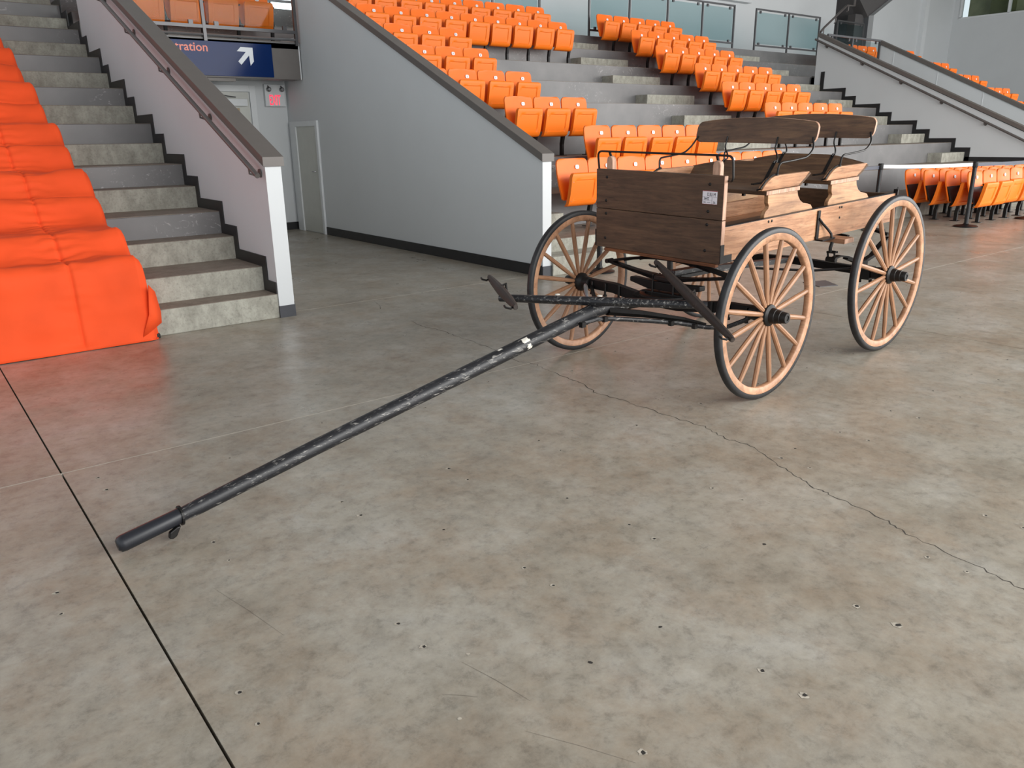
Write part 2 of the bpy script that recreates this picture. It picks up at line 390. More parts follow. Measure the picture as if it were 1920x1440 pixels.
# end faces: black rubber bases
for (o, x0, x1, y, h) in ((w1, 2.452, 2.585, 6.315, 0.10), (w2, 5.378, 5.498, 6.33, 0.11)):
    m = MB(); m.box(x0-0.003, x1+0.004, y-0.008, y+0.02, 0, h); m.build('base_end', M['grey_base'], o)
m = MB(); m.box(5.366, 5.378, 6.33, 11.53, 0, 0.12); m.build('baseboard', M['black_base'], w2, bevel=0.002)
m = MB(); m.box(2.585, 2.597, 6.33, 12.6, 0, 0.12); m.build('baseboard', M['black_base'], w1)
def zigzag(parent, x0, x1, zf, ms, b=0.095, last=None):
    m = MB()
    for i in ms:
        y0 = STEP_Y[i]; y1 = STEP_Y[i+1]
        m.box(x0, x1, y0-b, y1-b, zf(i), zf(i)+b)
        m.box(x0, x1, y0-b, y0, zf(i-1), zf(i))
    return m.build('stepped_baseboard', M['black_base'], parent)
zigzag(w1, 2.442, 2.452, lambda m: 0.2027*m, range(2, 17))
m = MB(); m.box(2.442, 2.452, 6.33, 6.50, 0.203, 0.30); m.build('stepped_baseboard', M['black_base'], w1)
zigzag(w3, 19.485, 19.5, lambda m: 0.2027*m-0.07, range(5, 13), 0.10)
m = MB(); m.box(19.485, 19.5, 6.7, STEP_Y[5], 0.2027*4-0.07, 0.2027*4+0.03); m.build('stepped_baseboard', M['black_base'], w3)
m = MB(); m.box(19.485, 19.5, STEP_Y[13]-0.1, STEP_Y[13], 0.2027*12-0.07, 2.72+0.16); m.build('stepped_baseboard', M['black_base'], w3)
# handrails
def handrail(name, x, y0, z0, y1, z1, brackets, wx, label, r=0.021, hook=-1):
    t = tag(empty(name, (x, y0, z0)), label, 'handrail')
    fn = lambda a, b, c: (a-x, b-y0, c-z0)
    MB().tube([(x, y0, z0), (x, y1, z1)], r, 12, fn).build('rail', M['rail'], t, smooth=True)
    for y in brackets:
        z = z0+(z1-z0)*(y-y0)/(y1-y0)
        m = MB().tube([(x, y, z-r), (x, y, z-0.06), ((x+wx)/2, y, z-0.075), (wx, y, z-0.06)], 0.009, 8, fn)
        m.lathe([(0.001, -0.006), (0.034, -0.006), (0.034, 0.002), (0.001, 0.006)], 14, 'x', lambda a, b, c: (a+wx-x-(0.006 if wx > x else -0.006), b+y-y0, c+z-0.06-z0))
        m.build('bracket', M['rail'], t, smooth=True)
    return t
handrail('handrail', 2.36, 6.25, 1.169, 12.3, 3.775, (6.42, 7.474, 8.532, 9.573, 10.6, 11.6), 2.452, 'grey tubular handrail on the pinkish wall above the concrete stairs')
handrail('handrail', 19.40, 6.1, 0.775, 12.14, 3.66, (6.75, 7.818, 8.83, 9.83, 10.85, 11.85), 19.5, 'dark tubular handrail along the long white wall at right', 0.026)
handrail('handrail', 5.60, 6.42, 1.09, 11.9, 3.5, (6.7, 8.4, 10.1), 5.498, 'tubular handrail end beside the first orange seat, behind middle wall')

# ------------------------------------------------------------------ left staircase
st = tag(empty('staircase', (2.45, 6.3, 0)), 'concrete staircase with alternating grey painted and bare risers at left', None, None, 'structure')
fn = lambda a, b, c: (a-2.45, b-6.3, c)
SY = dict(STEP_Y); SY[1] = 6.325
for i in range(1, 18):
    y0 = SY[i]; z1 = 0.2027*i
    tier = i >= 4 and i % 2 == 0
    xr = 2.452 if True else 0
    m = MB(); m.box(-3.0, xr, y0, SY[i+1]+0.03, max(0, z1-0.21), z1-0.004, fn)
    o = m.build('step', M['riser' if tier else 'block'], st, bevel=0.006)
    m = MB(); m.box(-3.0, xr-0.002, y0+0.004, SY[i+1]+0.02, z1-0.004, z1, fn)
    m.build('tread', M['tread'], o)

# ------------------------------------------------------------------ grandstand tiers
gs = tag(empty('grandstand', (12, 6.594, 0)), 'grey painted stepped seating tiers carrying the orange seats', None, None, 'structure')
fn = lambda a, b, c: (a-12, b-6.594, c)
def tier(x0, x1, k, y0=None, dz=0, low=0.46):
    y0 = YT(k) if y0 is None else y0
    z = ZT(k)+dz
    m = MB(); m.box(x0, x1, y0, YT(k+1)+0.03, max(0, z-low), z-0.004, fn); o = m.build('tier', M['riser'] if k > 0 else M['block'], gs, bevel=0.004)
    m = MB(); m.box(x0, x1, y0+0.004, YT(k+1)+0.02, z-0.004, z, fn); m.build('tread', M['tread'], o)
for k in range(0, 6): tier(5.499, 19.499, k)
tier(5.499, 19.499, 6); tier(5.499, 24.5, 7)
tier(2.586, 5.377, 6, 11.95, 0.04, 0.1); tier(2.586, 5.5, 7)
tier(19.64, 22.3, 6, 11.95)
m = MB(); m.box(-3.5, 30, YT(8), 17.0, 3.2, ZT(8), fn); m.build('tier', M['riser'], gs)
for k in range(2, 7): tier(22.46, 30.0, k, dz=0.16)
def block(x0, x1, m_, parent=gs):
    y0 = YT((m_-3)//2)+0.63 if m_ >= 3 else 6.30
    y1 = YT((m_-1)//2)
    z1 = 0.2027*m_-0.07 if m_ >= 3 else 0.2
    z0 = ZT((m_-3)//2) if m_ >= 3 else 0
    MB().box(x0, x1, y0, y1, z0, z1, fn).build('step_block', M['block'], gs, bevel=0.004)
block(5.499, 6.42, 1)
for i in (3, 5, 7, 9): block(5.499, 6.47, i)
for i in (5, 7, 9, 11, 13, 15, 17): block(12.0, 13.4, i)
for i in (5, 7, 9, 11, 13, 15, 17): block(18.40, 19.49, i)

# ------------------------------------------------------------------ passage between the first two walls
m = MB(); m.box(2.585, 5.378, 12.65, 12.8, 0, 2.75)
wb = tag(m.build('wall_passage', M['white']), 'white end wall of the passage below the seats', None, None, 'structure')
m = MB(); m.box(4.875, 5.366, 12.635, 12.65, 0, 0.12); m.build('baseboard', M['black_base'], wb)
m = MB(); m.box(5.364, 5.378, 12.55, 12.65, 0, 0.12); m.build('baseboard', M['black_base'], wb)
d = tag(empty('door_1', (4.2, 12.65, 0)), 'pale passage door with closer and tan glass', None, None, 'structure')
fn = lambda a, b, c: (a-4.2, b-12.65, c)
MB().box(3.70, 4.78, 12.615, 12.65, 2.14, 2.235, fn).box(4.78, 4.875, 12.615, 12.65, 0, 2.235, fn).box(3.62, 3.70, 12.615, 12.65, 0, 2.235, fn).build('door_frame', M['whitetrim'], d, bevel=0.004)
MB().box(3.71, 4.765, 12.63, 12.649, 0.01, 2.135, fn).build('door_leaf', M['doorpaint'], d)
MB().box(4.36, 4.72, 12.57, 12.63, 1.93, 2.035, fn).build('door_closer', M['whitetrim'], d, bevel=0.006)
MB().tube([(4.55, 12.60, 2.06), (4.40, 12.53, 2.07), (4.15, 12.61, 2.12)], 0.008, 6, fn).build('closer_arm', M['steel'], d)
MB().box(4.40, 4.60, 12.622, 12.631, 1.1, 1.90, fn).build('pane', mat_plain('tan_glass', srgb(170, 150, 120), 0.2), d)
d2 = tag(empty('door_2', (5.378, 12.05, 0)), 'low pale flush door in the grey middle wall', None, None, 'structure')
fn = lambda a, b, c: (a-5.378, b-12.05, c)
MB().box(5.345, 5.378, 11.545, 11.615, 0, 1.70, fn).box(5.345, 5.378, 12.33, 12.54, 0, 1.70, fn).box(5.345, 5.378, 11.615, 12.33, 1.62, 1.70, fn).build('door_frame', M['whitetrim'], d2, bevel=0.003)
MB().box(5.366, 5.377, 11.62, 12.33, 0.012, 1.62, fn).build('door_leaf', M['doorpaint'], d2)
MB().tube([(5.345, 11.70, 0.95), (5.33, 11.70, 0.95), (5.33, 11.80, 0.95)], 0.008, 8, fn).build('door_handle', M['steel'], d2)

# exit sign with two emergency lamp heads
ex = tag(empty('exit_sign', (5.17, 12.65, 1.93)), 'lit red EXIT sign with two lamp heads on white passage wall', 'exit sign')
fn = lambda a, b, c: (a, b, c)
MB().box(-0.16, 0.16, -0.075, 0, 0.0, 0.325).build('housing', M['whitetrim'], ex, bevel=0.006)
textobj('lettering', 'EXIT', 0.215, M['exitred'], lambda a, b: (a-0.10, -0.077, b+0.022), ex, 0.42, 0.0015)
for sx in (-0.105, 0.105):
    MB().lathe([(0.012, -0.03), (0.03, -0.03), (0.036, -0.005), (0.036, 0.02), (0.02, 0.035)], 16, 'y', lambda a, b, c, s=sx: (a+s, -b-0.10, c+0.25)).build('lamp_head', M['steel'], ex, smooth=True)
    MB().tube([(sx, -0.07, 0.30), (sx, -0.095, 0.285)], 0.012, 8).build('lamp_bracket', M['steel'], ex)

# balcony slab with the blue sign
m = MB(); m.box(2.586, 5.36, 11.95, 12.30, 2.29, 2.79)
sl = tag(m.build('trim_1', M['slabface'], bevel=0.004), 'brown grey slab edge above the passage', None, None, 'structure')
MB().box(5.345, 5.36, 11.94, 11.952, 2.29, 2.80).build('edge_strip', M['whitetrim'], sl)
MB().box(3.3, 4.36, 11.99, 12.1, 2.245, 2.29).build('track', M['cap'], sl)
MB().box(19.64, 22.30, 11.95, 12.30, 2.3, 2.80).build('trim_2', M['slabface'])['kind'] = 'structure'
sg = tag(empty('wayfinding_sign', (3.9, 11.94, 2.3)), 'glossy blue sign reading stration with white arrow above passage', 'sign')
MB().box(-1.25, 1.02, -0.014, 0.008, 0.01, 0.46).build('panel', M['blue'], sg, bevel=0.002)
textobj('lettering', 'Registration', 0.160, M['salmon'], lambda a, b: (a-0.70, -0.016, b+0.325), sg, 1.02, 0.002)
arrow = [(4.399, 2.647), (4.457, 2.704), (4.632, 2.703), (4.632, 2.516), (4.579, 2.459), (4.57, 2.596), (4.444, 2.467), (4.403, 2.51), (4.527, 2.641)]
MB().prism([(a-3.9, b-2.3) for a, b in arrow], 'y', -0.018, -0.0135).build('arrow', M['signwhite'], sg)

def balustrade(name, label, x0, x1, y, z0, z1, posts, zb, panes, group=None, glass='glass', top=True, clamps=True, r=0.02):
    t = tag(empty(name, (x0, y, z0)), label, 'railing', group)
    fn = lambda a, b, c: (a-x0, b-y, c-z0)
    if top: MB().box(x0-r, x1+r, y-r, y+r, z1-2*r, z1, fn).build('top_rail', M['darksteel'], t, bevel=0.004)
    MB().box(x0, x1, y-r*0.8, y+r*0.8, zb-r, zb+r, fn).build('bottom_rail', M['darksteel'], t)
    for p in posts: MB().box(p-r, p+r, y-r, y+r, z0, z1-2*r, fn).build('post', M['darksteel'], t)
    for (a, b) in panes:
        MB().box(a, b, y-0.006, y+0.006, zb+0.045, z1-0.09, fn).build('glass_pane', M[glass], t)
        if clamps:
            for cx in (a+0.13, b-0.13):
                for cz in (zb+0.045, z1-0.085):
                    MB().box(cx-0.03, cx+0.03, y-0.018, y+0.018, cz-0.035, cz+0.03, fn).build('clamp', M['darksteel'], t)
    return t
# upper concourse glass railings
ps = [13.42, 14.73, 16.07, 17.40, 18.70]
balustrade('glass_railing', 'long glass railing on concourse edge behind the middle seats', ps[0], ps[-1], 14.16, ZT(8), 4.64, ps, 3.71, [(ps[i]+0.06, ps[i+1]-0.06) for i in range(4)])
ps = [19.66, 21.2, 22.77]
balustrade('glass_railing', 'short two pane glass railing on concourse edge near right wall', ps[0], ps[-1], 14.16, ZT(8), 4.64, ps, 3.71, [(ps[i]+0.06, ps[i+1]-0.06) for i in range(2)])
ps = [5.6, 6.87, 8.14, 9.41, 10.68, 11.95]
balustrade('glass_railing', 'glass railing on concourse edge behind the upper left seats', ps[0], ps[-1], 14.16, ZT(8), 4.64, ps, 3.71, [(ps[i]+0.06, ps[i+1]-0.06) for i in range(5)])
balustrade('balcony_railing', 'steel balcony railing above the blue sign', 2.62, 5.33, 11.93, 2.76, 3.85, [2.65, 3.975, 5.32], 2.945, [(2.7, 3.93), (4.02, 5.28)], None, 'clear', r=0.022)
MB().tube([(2.62, 11.93, 2.84), (5.33, 11.93, 2.84)], 0.018, 8).build('balcony_kerb_rail', M['steel'])
bpy.data.objects['balcony_kerb_rail']['label'] = 'thin steel kerb rail directly above the blue sign'; bpy.data.objects['balcony_kerb_rail']['category'] = 'rail'
balustrade('balcony_railing', 'glass balcony railing over the right passage beside wall cap', 19.7, 22.28, 11.97, 2.80, 3.79, [20.86, 22.27], 2.95, [(19.75, 20.82), (20.9, 22.2)], None, 'clear', r=0.025)

# back walls
def wall(name, x0, x1, y0, y1, z0, z1, mat, label):
    m = MB(); m.box(x0, x1, y0, y1, z0, z1); return tag(m.build(name, mat), label, None, None, 'structure')
wk = tag(empty('wall_back', (0, 17, 0)), 'white back wall of the upper concourse', None, None, 'structure')
fn = lambda a, b, c: (a, b-17, c)
for (a, b, z0, z1) in ((-6, 4.0, 0, 9), (4.0, 8.2, 0, 3.62), (4.0, 8.2, 5.6, 9), (8.2, 28.3, 0, 10)):
    MB().box(a, b, 17, 17.2, z0, z1, fn).build('wall_section', M['white'], wk)
MB().box(8.2, 23.0, 16.75, 17.0, 5.35, 9, fn).build('bulkhead', M['white'], wk)
wn = tag(empty('window_1', (6.1, 17.1, 3.62)), 'bright daylit window glimpsed below the balcony seats', None, None, 'structure')
MB().box(-2.1, 2.1, 0.08, 0.10, 0, 1.98).build('pane', M['daywin'], wn)
for x in (-2.08, -1.0, 0.0, 1.0, 2.08): MB().box(x-0.02, x+0.02, -0.04, 0.05, 0, 1.98).build('mullion', M['darksteel'], wn)
wr = wall('wall_recess', 24.0, 38.0, 19.2, 19.4, 0, 10, M['darkwall'], 'dark recess wall behind the upper stair at right')
MB().box(28.1, 28.3, 17.2, 19.3, 0, 10).build('side', M['darkwall'], wr)
MB().prism([(28.3, 9.9), (28.3, 7.2), (30.6, 5.5), (32.6, 6.45), (32.6, 9.9)], 'y', 17.02, 19.15).build('stair_soffit', M['darkwall'], wr)
MB().box(30.0, 30.6, 17.2, 17.5, 3.0, 5.6).build('column', M['darkwall'], wr)
wf = tag(empty('wall_far', (34, 17, 0)), 'tall white wall with slanted upper corner at far right', None, None, 'structure')
fn = lambda a, b, c: (a-34, b-17, c)
MB().prism([(30.6, 0), (37.2, 0), (37.2, 9.95), (33.8, 9.95), (33.0, 6.75), (30.6, 5.55)], 'y', 16.8, 17.0, fn).build('wall_section', M['white'], wf)
MB().box(34.15, 34.45, 16.62, 16.8, 0, 10, fn).build('pilaster', M['whitetrim'], wf)
we = tag(empty('wall_end', (37.0, 8, 0)), 'grey white end wall of the arena with office window', None, None, 'structure')
fn = lambda a, b, c: (a-37, b-8, c)
MB().box(37.0, 37.2, 5, 17, 0, 5.86, fn).box(37, 37.2, 16.55, 17, 5.86, 10, fn).build('wall_section', M['white'], we)
wn2 = tag(empty('window_2', (37.0, 14, 5.86)), 'interior office window high on the end wall', None, None, 'structure')
MB().box(-0.03, 0.12, -9, 2.55, -0.05, 0.02).box(-0.03, 0.12, 2.47, 2.55, 0, 3).box(-0.03, 0.12, 0.62, 0.70, 0, 3).build('frame', M['whitetrim'], wn2)
MB().box(0.9, 1.0, -9, 2.6, -1, 4).build('office_wall', M['officewin'], wn2)
MB().box(0.3, 0.9, 0.75, 1.5, 0, 1.4).build('cabinet', M['officedark'], wn2)
MB().box(0.05, 0.06, -9, 2.5, 0, 3).build('pane', M['clear'], wn2)
# upper stair handrail at the recess
hr = tag(empty('stair_handrail', (25.06, 15.5, 4.55)), 'dark handrail climbing beside the dark recess at upper right', 'handrail')
fn = lambda a, b, c: (a-25.06, b-15.5, c-4.55)
MB().tube([(25.02, 15.5, 4.50), (25.2, 15.5, 4.64), (26.45, 15.5, 5.40), (26.9, 15.5, 5.42), (26.95, 15.5, 6.3)], 0.035, 8, fn).build('rail', M['rail'], hr, smooth=True)
for (x, z) in ((25.2, 4.6), (25.85, 4.98), (26.55, 5.38)):
    MB().tube([(x, 15.5, z), (x, 15.5, z-0.13), (x, 15.55, z-0.16)], 0.02, 6, fn).build('bracket', M['rail'], hr)
balustrade('glass_railing', 'dark glass railing inside the recess at upper right', 26.0, 27.65, 15.5, 3.6, 4.93, [26.0, 27.65], 3.9, [(26.06, 27.58)])

# ------------------------------------------------------------------ seats
def rounded_halfwidth(z, zt, zb, w, r, rb):
    if z > zt-r: return w-r+math.sqrt(max(0, r*r-(z-(zt-r))**2))
    if z < zb+rb: return w-rb+math.sqrt(max(0, rb*rb-((zb+rb)-z)**2))
    return w
def grid_shell(zs, us, prof, wf, th, inset=None, curve=0.0):
    m = MB(); nz, nu = len(zs), len(us); F = []; B = []
    for z in zs:
        y, dy = prof(z)
        hw = wf(z)
        for u in us:
            x = u*hw; c = curve*(1-u*u)
            dep = 0
            if inset and inset[0] < u < inset[1] and inset[2] < z < inset[3]: dep = inset[4]
            F.append((x, y+c+dep, z)); B.append((x, y+c+th, z+dy*th))
    m.v = F+B; N = nz*nu
    for i in range(nz-1):
        for j in range(nu-1):
            a = i*nu+j; m.f.append((a, a+1, a+nu+1, a+nu)); m.f.append((N+a, N+a+nu, N+a+nu+1, N+a+1))
    rim = [j for j in range(nu)]+[i*nu+nu-1 for i in range(1, nz)]+[(nz-1)*nu+j for j in range(nu-2, -1, -1)]+[i*nu for i in range(nz-2, 0, -1)]
    for i in range(len(rim)):
        a, b = rim[i], rim[(i+1) % len(rim)]; m.f.append((a, N+a, N+b, b))
    return m
def lerp_prof(pts):
    def f(z):
        for i in range(len(pts)-1):
            if z <= pts[i+1][0] or i == len(pts)-2:
                (z0, y0), (z1, y1) = pts[i], pts[i+1]; t = (z-z0)/(z1-z0); return y0+(y1-y0)*t, 0
    return f
backp = lerp_prof([(0.34, -0.085), (0.40, -0.078), (0.52, -0.045), (0.64, -0.012), (0.815, 0.014)])
zs = [0.34, 0.355, 0.40, 0.46, 0.52, 0.58, 0.64, 0.70, 0.75, 0.78, 0.798, 0.81, 0.815]
us = [-1, -0.93, -0.7, -0.35, 0, 0.35, 0.7, 0.93, 1]
back_me = grid_shell(zs, us, backp, lambda z: rounded_halfwidth(z, 0.815, 0.34, 0.247-max(0, 0.5-z)*0.12, 0.065, 0.02), 0.022, curve=0.022).mesh('backrest', M['orange'], True, 50)
panp = lerp_prof([(0.268, -0.135), (0.28, -0.17), (0.31, -0.195), (0.40, -0.222), (0.52, -0.246), (0.63, -0.262), (0.645, -0.258), (0.652, -0.245)])
zs = [0.268, 0.274, 0.285, 0.305, 0.335, 0.343, 0.40, 0.46, 0.52, 0.565, 0.573, 0.60, 0.625, 0.638, 0.646, 0.652]
us = [-1, -0.95, -0.85, -0.70, -0.66, -0.3, 0, 0.3, 0.66, 0.70, 0.85, 0.95, 1]
pan_me = grid_shell(zs, us, panp, lambda z: rounded_halfwidth(z, 0.652, 0.268, 0.222, 0.05, 0.02), 0.05, inset=(-0.69, 0.69, 0.34, 0.57, 0.012)).mesh('seat_pan', M['orange2'], True, 50)
m = MB(); a = [(0.03*math.copysign(abs(math.cos(t))**0.6, math.cos(t)), 0.024*math.copysign(abs(math.sin(t))**0.6, math.sin(t))) for t in [2*PI*k/14 for k in range(14)]]
m.prism(a, 'y', -0.004, 0.0); plate_me = m.mesh('number_plate', M['plate'])
m = MB(); m.box(-0.012, 0.012, -0.12, 0.0, 0.33, 0.40); m.box(-0.010, 0.010, -0.10, 0.01, 0.40, 0.60); m.box(-0.022, 0.022, -0.15, 0.0, 0.585, 0.607)
m.tube([(0, -0.06, 0.37), (0, -0.05, 0.30), (0, -0.02, 0.16), (0, -0.02, 0.0)], 0.030, 4, flat=(1.0, 1.2)); m.box(-0.05, 0.05, -0.08, 0.05, 0, 0.008)
leg_me = m.mesh('leg', M['black'])
m = MB(); m.prism([(-0.249, 0.575), (0.249, 0.575), (0.243, 0.34), (0.20, 0.285), (-0.20, 0.285), (-0.243, 0.34)], 'y', lambda p: -0.045-0.11*(0.58-p[1])/0.3, lambda p: -0.033-0.11*(0.58-p[1])/0.3)
lining_me = m.mesh('lower_panel', M['black'])
m = MB(); 
for sx in (-1, 1):
    for z in (0.33, 0.55): m.lathe([(0.004, 0), (0.004, 0.003), (0.001, 0.004)], 6, 'y', lambda a, b, c, s=sx, zz=z: (a+s*0.195, panp(zz)[0]-b, c+zz))
rivet_me = m.mesh('rivets', M['steel'])
digit_me = {}
def digit(n):
    if n not in digit_me:
        vs, fs = text_geo(str(n), 0.036); me = bpy.data.meshes.new('numeral'); me.from_pydata([(a-0.011*len(str(n)), -0.0052, b-0.013) for a, b in vs], [], fs); me.materials.append(M['ink']); digit_me[n] = me
    return digit_me[n]
ORD = ['first', 'second', 'third', 'fourth', 'fifth', 'sixth', 'seventh', 'eighth', 'ninth', 'tenth', 'eleventh', 'twelfth']
def chair(x, y, z, num, label, group, last=False, lining=False, far=False):
    # x: left edge of the place, width 0.53
    t = tag(empty('stadium_seat', (x+0.265, y, z)), label, 'seat', group)
    rzj = random.uniform(-0.012, 0.012)
    link('backrest', back_me, t)
    p = link('seat_pan', pan_me, t, (0, random.uniform(-0.006, 0.006), 0), (random.uniform(-0.03, 0.02), 0, 0))
    if not far: link('rivets', rivet_me, p)
    n = link('number_plate', plate_me, t, (0.085, backp(0.715)[0]+0.012, 0.715), (-0.15, 0, 0))
    if not far: link('numeral', digit(num), n)
    link('leg', leg_me, t, (0.265, 0, 0))
    if lining: link('lower_panel', lining_me, t)
def row(x0, n, y, z, phrase, sp=0.53, num0=1, **kw):
    for i in range(n):
        chair(x0+sp*i, y, z, num0+i, 'orange folding seat, %s from left in the %s' % (ORD[i], phrase), 'orange folding seats in the '+phrase, last=(i == n-1), **kw)
def bank(k, x_left, n, phrase, sp=0.53, dz=0.0, **kw): row(x_left, n, YT(k)+0.56, ZT(k)+dz, phrase, sp, **kw)
bank(0, 6.28, 9, 'lowest row behind the wagon', 0.507, 0.02)
bank(1, 7.60, 5, 'second row behind the wagon', 0.525)
bank(2, 6.98, 3, 'third row beside the middle wall', 0.525)
bank(3, 6.18, 4, 'fourth row beside the middle wall', 0.52)
bank(4, 6.06, 4, 'fifth row beside the middle wall', 0.525)
bank(5, 5.72, 5, 'sixth row beside the middle wall', 0.525)
bank(6, 6.28, 10, 'seventh row beside the middle wall', 0.527)
bank(7, 6.48, 10, 'top row beside the middle wall', 0.527)
for k, xl in ((2, 13.01), (3, 12.95), (4, 13.27), (5, 13.14), (6, 13.39), (7, 13.26)):
    bank(k, xl, 5, '%s row of the central block' % (['', '', 'lowest', 'second', 'third', 'fourth', 'fifth', 'top'][k]), 0.53, far=True)
for i, y in enumerate((5.46, 5.80, 6.14, 6.48)):
    for j in range(6):
        nm = ['nearest', 'second', 'third', 'rearmost'][i]
        chair((13.30, 13.31, 13.315, 13.39)[i]+0.53*j, y, 0, j+1, 'orange folding seat, %s from left in the %s floor row behind belt' % (ORD[j], nm), 'orange folding seats in the %s floor row' % nm, last=(j == 5), lining=(j == 0))
for k, xe in ((2, 26.3), (3, 26.2), (4, 26.3), (5, 26.35), (6, 26.0)):
    n = 4; bank(k, xe-0.53*n, n, '%s row beyond the farthest white wall' % (['', '', 'lowest', 'second', 'third', 'fourth', 'top'][k]), 0.53, 0.16, far=True)
bank(6, 2.64, 5, 'balcony row above the blue sign', 0.535)
bank(6, 21.6, 4, 'balcony row above the right passage', 0.53, 0.16, far=True)

# ------------------------------------------------------------------ orange fabric cover over the left stairs
def stair_z(y):
    z = 0
    for i in range(1, 19):
        if y >= SY[i]: z = 0.2027*i
    return z
prof = [(6.20, 0.004), (6.225, 0.05), (6.25, 0.30), (6.262, 0.52), (6.275, 0.585), (6.30, 0.615), (6.34, 0.622)]
for i in range(3, 18):
    yr = STEP_Y[i-1]+(0.13 if i % 2 else 0.17); zr = 0.2027*i+0.20
    py, pz = prof[-1]
    prof += [(py+(yr-py)*0.35, pz-0.020), (yr-0.19, pz-0.012), (yr-0.12, pz+0.03), (yr-0.05, zr-0.055), (yr-0.01, zr-0.012), (yr+0.03, zr)]
fine = []
for i in range(len(prof)-1):
    (y0, z0), (y1, z1) = prof[i], prof[i+1]; n = max(1, int(math.hypot(y1-y0, z1-z0)/0.02))
    for k in range(n): fine.append((y0+(y1-y0)*k/n, z0+(z1-z0)*k/n))
fine.append(prof[-1])
for _ in range(3):
    fine = [fine[0]]+[((fine[i-1][0]+2*fine[i][0]+fine[i+1][0])/4, (fine[i-1][1]+2*fine[i][1]+fine[i+1][1])/4) for i in range(1, len(fine)-1)]+[fine[-1]]
from mathutils import noise
us = [-1.4+1.8*i/40 for i in range(40)]+[0.4+0.98*i/120 for i in range(121)]
side = [(1.392, 0.006), (1.408, 0.022), (1.418, 0.05), (1.424, 0.09), (1.43, 0.15), (1.436, 0.25), (1.44, 0.4), (1.445, 0.62)]
m = MB(); nv = len(us)+len(side); arc = 0
for i, (y, z) in enumerate(fine):
    if i: arc += math.hypot(y-fine[i-1][0], z-fine[i-1][1])
    t0 = fine[max(i-1, 0)]; t1 = fine[min(i+1, len(fine)-1)]; ty, tz = t1[0]-t0[0], t1[1]-t0[1]; l = math.hypot(ty, tz) or 1
    ny, nz = -tz/l, ty/l
    edge = 0.0
    if z < 0.7: edge = -0.05*max(0, (z-0.45))/0.25 if z > 0.45 else 0.0
    for x in us:
        dx = x-0.94
        a = 0.022*noise.noise((x*2.2, arc*2.0, 1.3))+0.009*noise.noise((x*6, arc*4, 4.0))
        wr_ = math.exp(-abs(dx)/0.12)*(1 if z > 0.6 else 0.25)
        a += 0.020*wr_*math.sin(arc*80+3*noise.noise((arc*5, x*8, 0)))*(0.6+0.4*noise.noise((arc*9, 0, 0)))-0.016*math.exp(-(dx/0.014)**2)
        diag = 0.040*noise.noise((x*3+arc*2.5, arc*5-x*2, 7))
        a += diag*(0.5 if z > 0.6 else 0.55)
        if z <= 0.6: a += 0.012*noise.noise((x*7+z*1.5, z*1.3, 21))*min(1, z*3)
        if z < 0.04: a *= 0.2
        if z > 0.6: a = max(a, -0.03)
        m.v.append((x, y-abs(ny)*0+ny*a, max(0.003, z+nz*a)))
    zb = stair_z(y)+0.012 if y > SY[1]-0.02 else 0.004
    for (x, dz) in side:
        wob = 0.012*noise.noise((arc*6, dz*5, 3))*min(1, dz*6)
        zz = max(zb, z-dz)
        m.v.append((x+wob+(0.03*(z-zz) if y < 6.4 else 0), y+(0.02 if y < 6.32 else 0)*min(1, dz*8), max(0.003, zz)))
for i in range(len(fine)-1):
    for j in range(nv-1):
        a = i*nv+j; m.f.append((a, a+1, a+nv+1, a+nv))
cv = tag(empty('fabric_cover', (0.2, 6.3, 0)), 'bright orange fabric cover draped over the left half of the stairs', 'cover')
me = bpy.data.meshes.new('cover_sheet'); me.from_pydata([(a-0.2, b-6.3, c) for a, b, c in m.v], [], m.f); me.materials.append(M['cloth']); me.shade_smooth()
co = link('cover_sheet', me, cv)
sm = co.modifiers.new('solid', 'SOLIDIFY'); sm.thickness = 0.004; sm.offset = 1
# the turned-up corner flap at the floor
fl = MB(); fn = lambda a, b, c: (a-0.2, b-6.3, c)
fl.add([(1.43, 6.22, 0.42), (1.475, 6.25, 0.36), (1.50, 6.27, 0.20), (1.49, 6.25, 0.12), (1.40, 6.22, 0.07), (1.33, 6.21, 0.03), (1.40, 6.205, 0.20)], [(0, 1, 6), (1, 2, 6), (2, 3, 6), (3, 4, 6), (4, 5, 6)], fn)
o = fl.build('corner_flap', M['cloth'], cv, smooth=True); sm = o.modifiers.new('solid', 'SOLIDIFY'); sm.thickness = 0.006
MB().box(1.40, 1.47, 6.26, 6.315, 0.0, 0.035, fn).box(1.36, 1.42, 6.24, 6.28, 0, 0.02, fn).build('weight', M['black'], cv, bevel=0.006)

# ------------------------------------------------------------------ belt stanchions
def stanchion(x, y, label, h=0.975):
    t = tag(empty('belt_stanchion', (x, y, 0)), label, 'stanchion', 'black belt stanchions')
    MB().lathe([(0.001, 0.001), (0.17, 0.001), (0.172, 0.012), (0.15, 0.022), (0.05, 0.036), (0.035, 0.05), (0.034, 0.06)], 32).build('base', M['black'], t, smooth=True)
    MB().lathe([(0.031, 0.05), (0.031, h-0.09)], 20).build('post', mat_black_post, t, smooth=True)
    MB().lathe([(0.036, h-0.09), (0.038, h-0.085), (0.038, h-0.006), (0.032, h), (0.001, h)], 20).box(-0.045, 0.045, -0.012, 0.012, h-0.08, h-0.015).build('belt_head', M['black'], t, smooth=True)
mat_black_post = mat_plain('glossy_black_post', srgb(26, 27, 30), 0.25, 0.2)
SA, SB, SC, SD = (6.05, 6.16), (11.69, 6.04), (13.10, 5.305), (14.95, 5.12)
stanchion(*SA, 'black belt stanchion just left of the wagon front board', 0.965)
stanchion(*SB, 'black belt stanchion directly behind the wagon rear seat')
stanchion(*SC, 'black belt stanchion in front of the floor rows of orange seats')
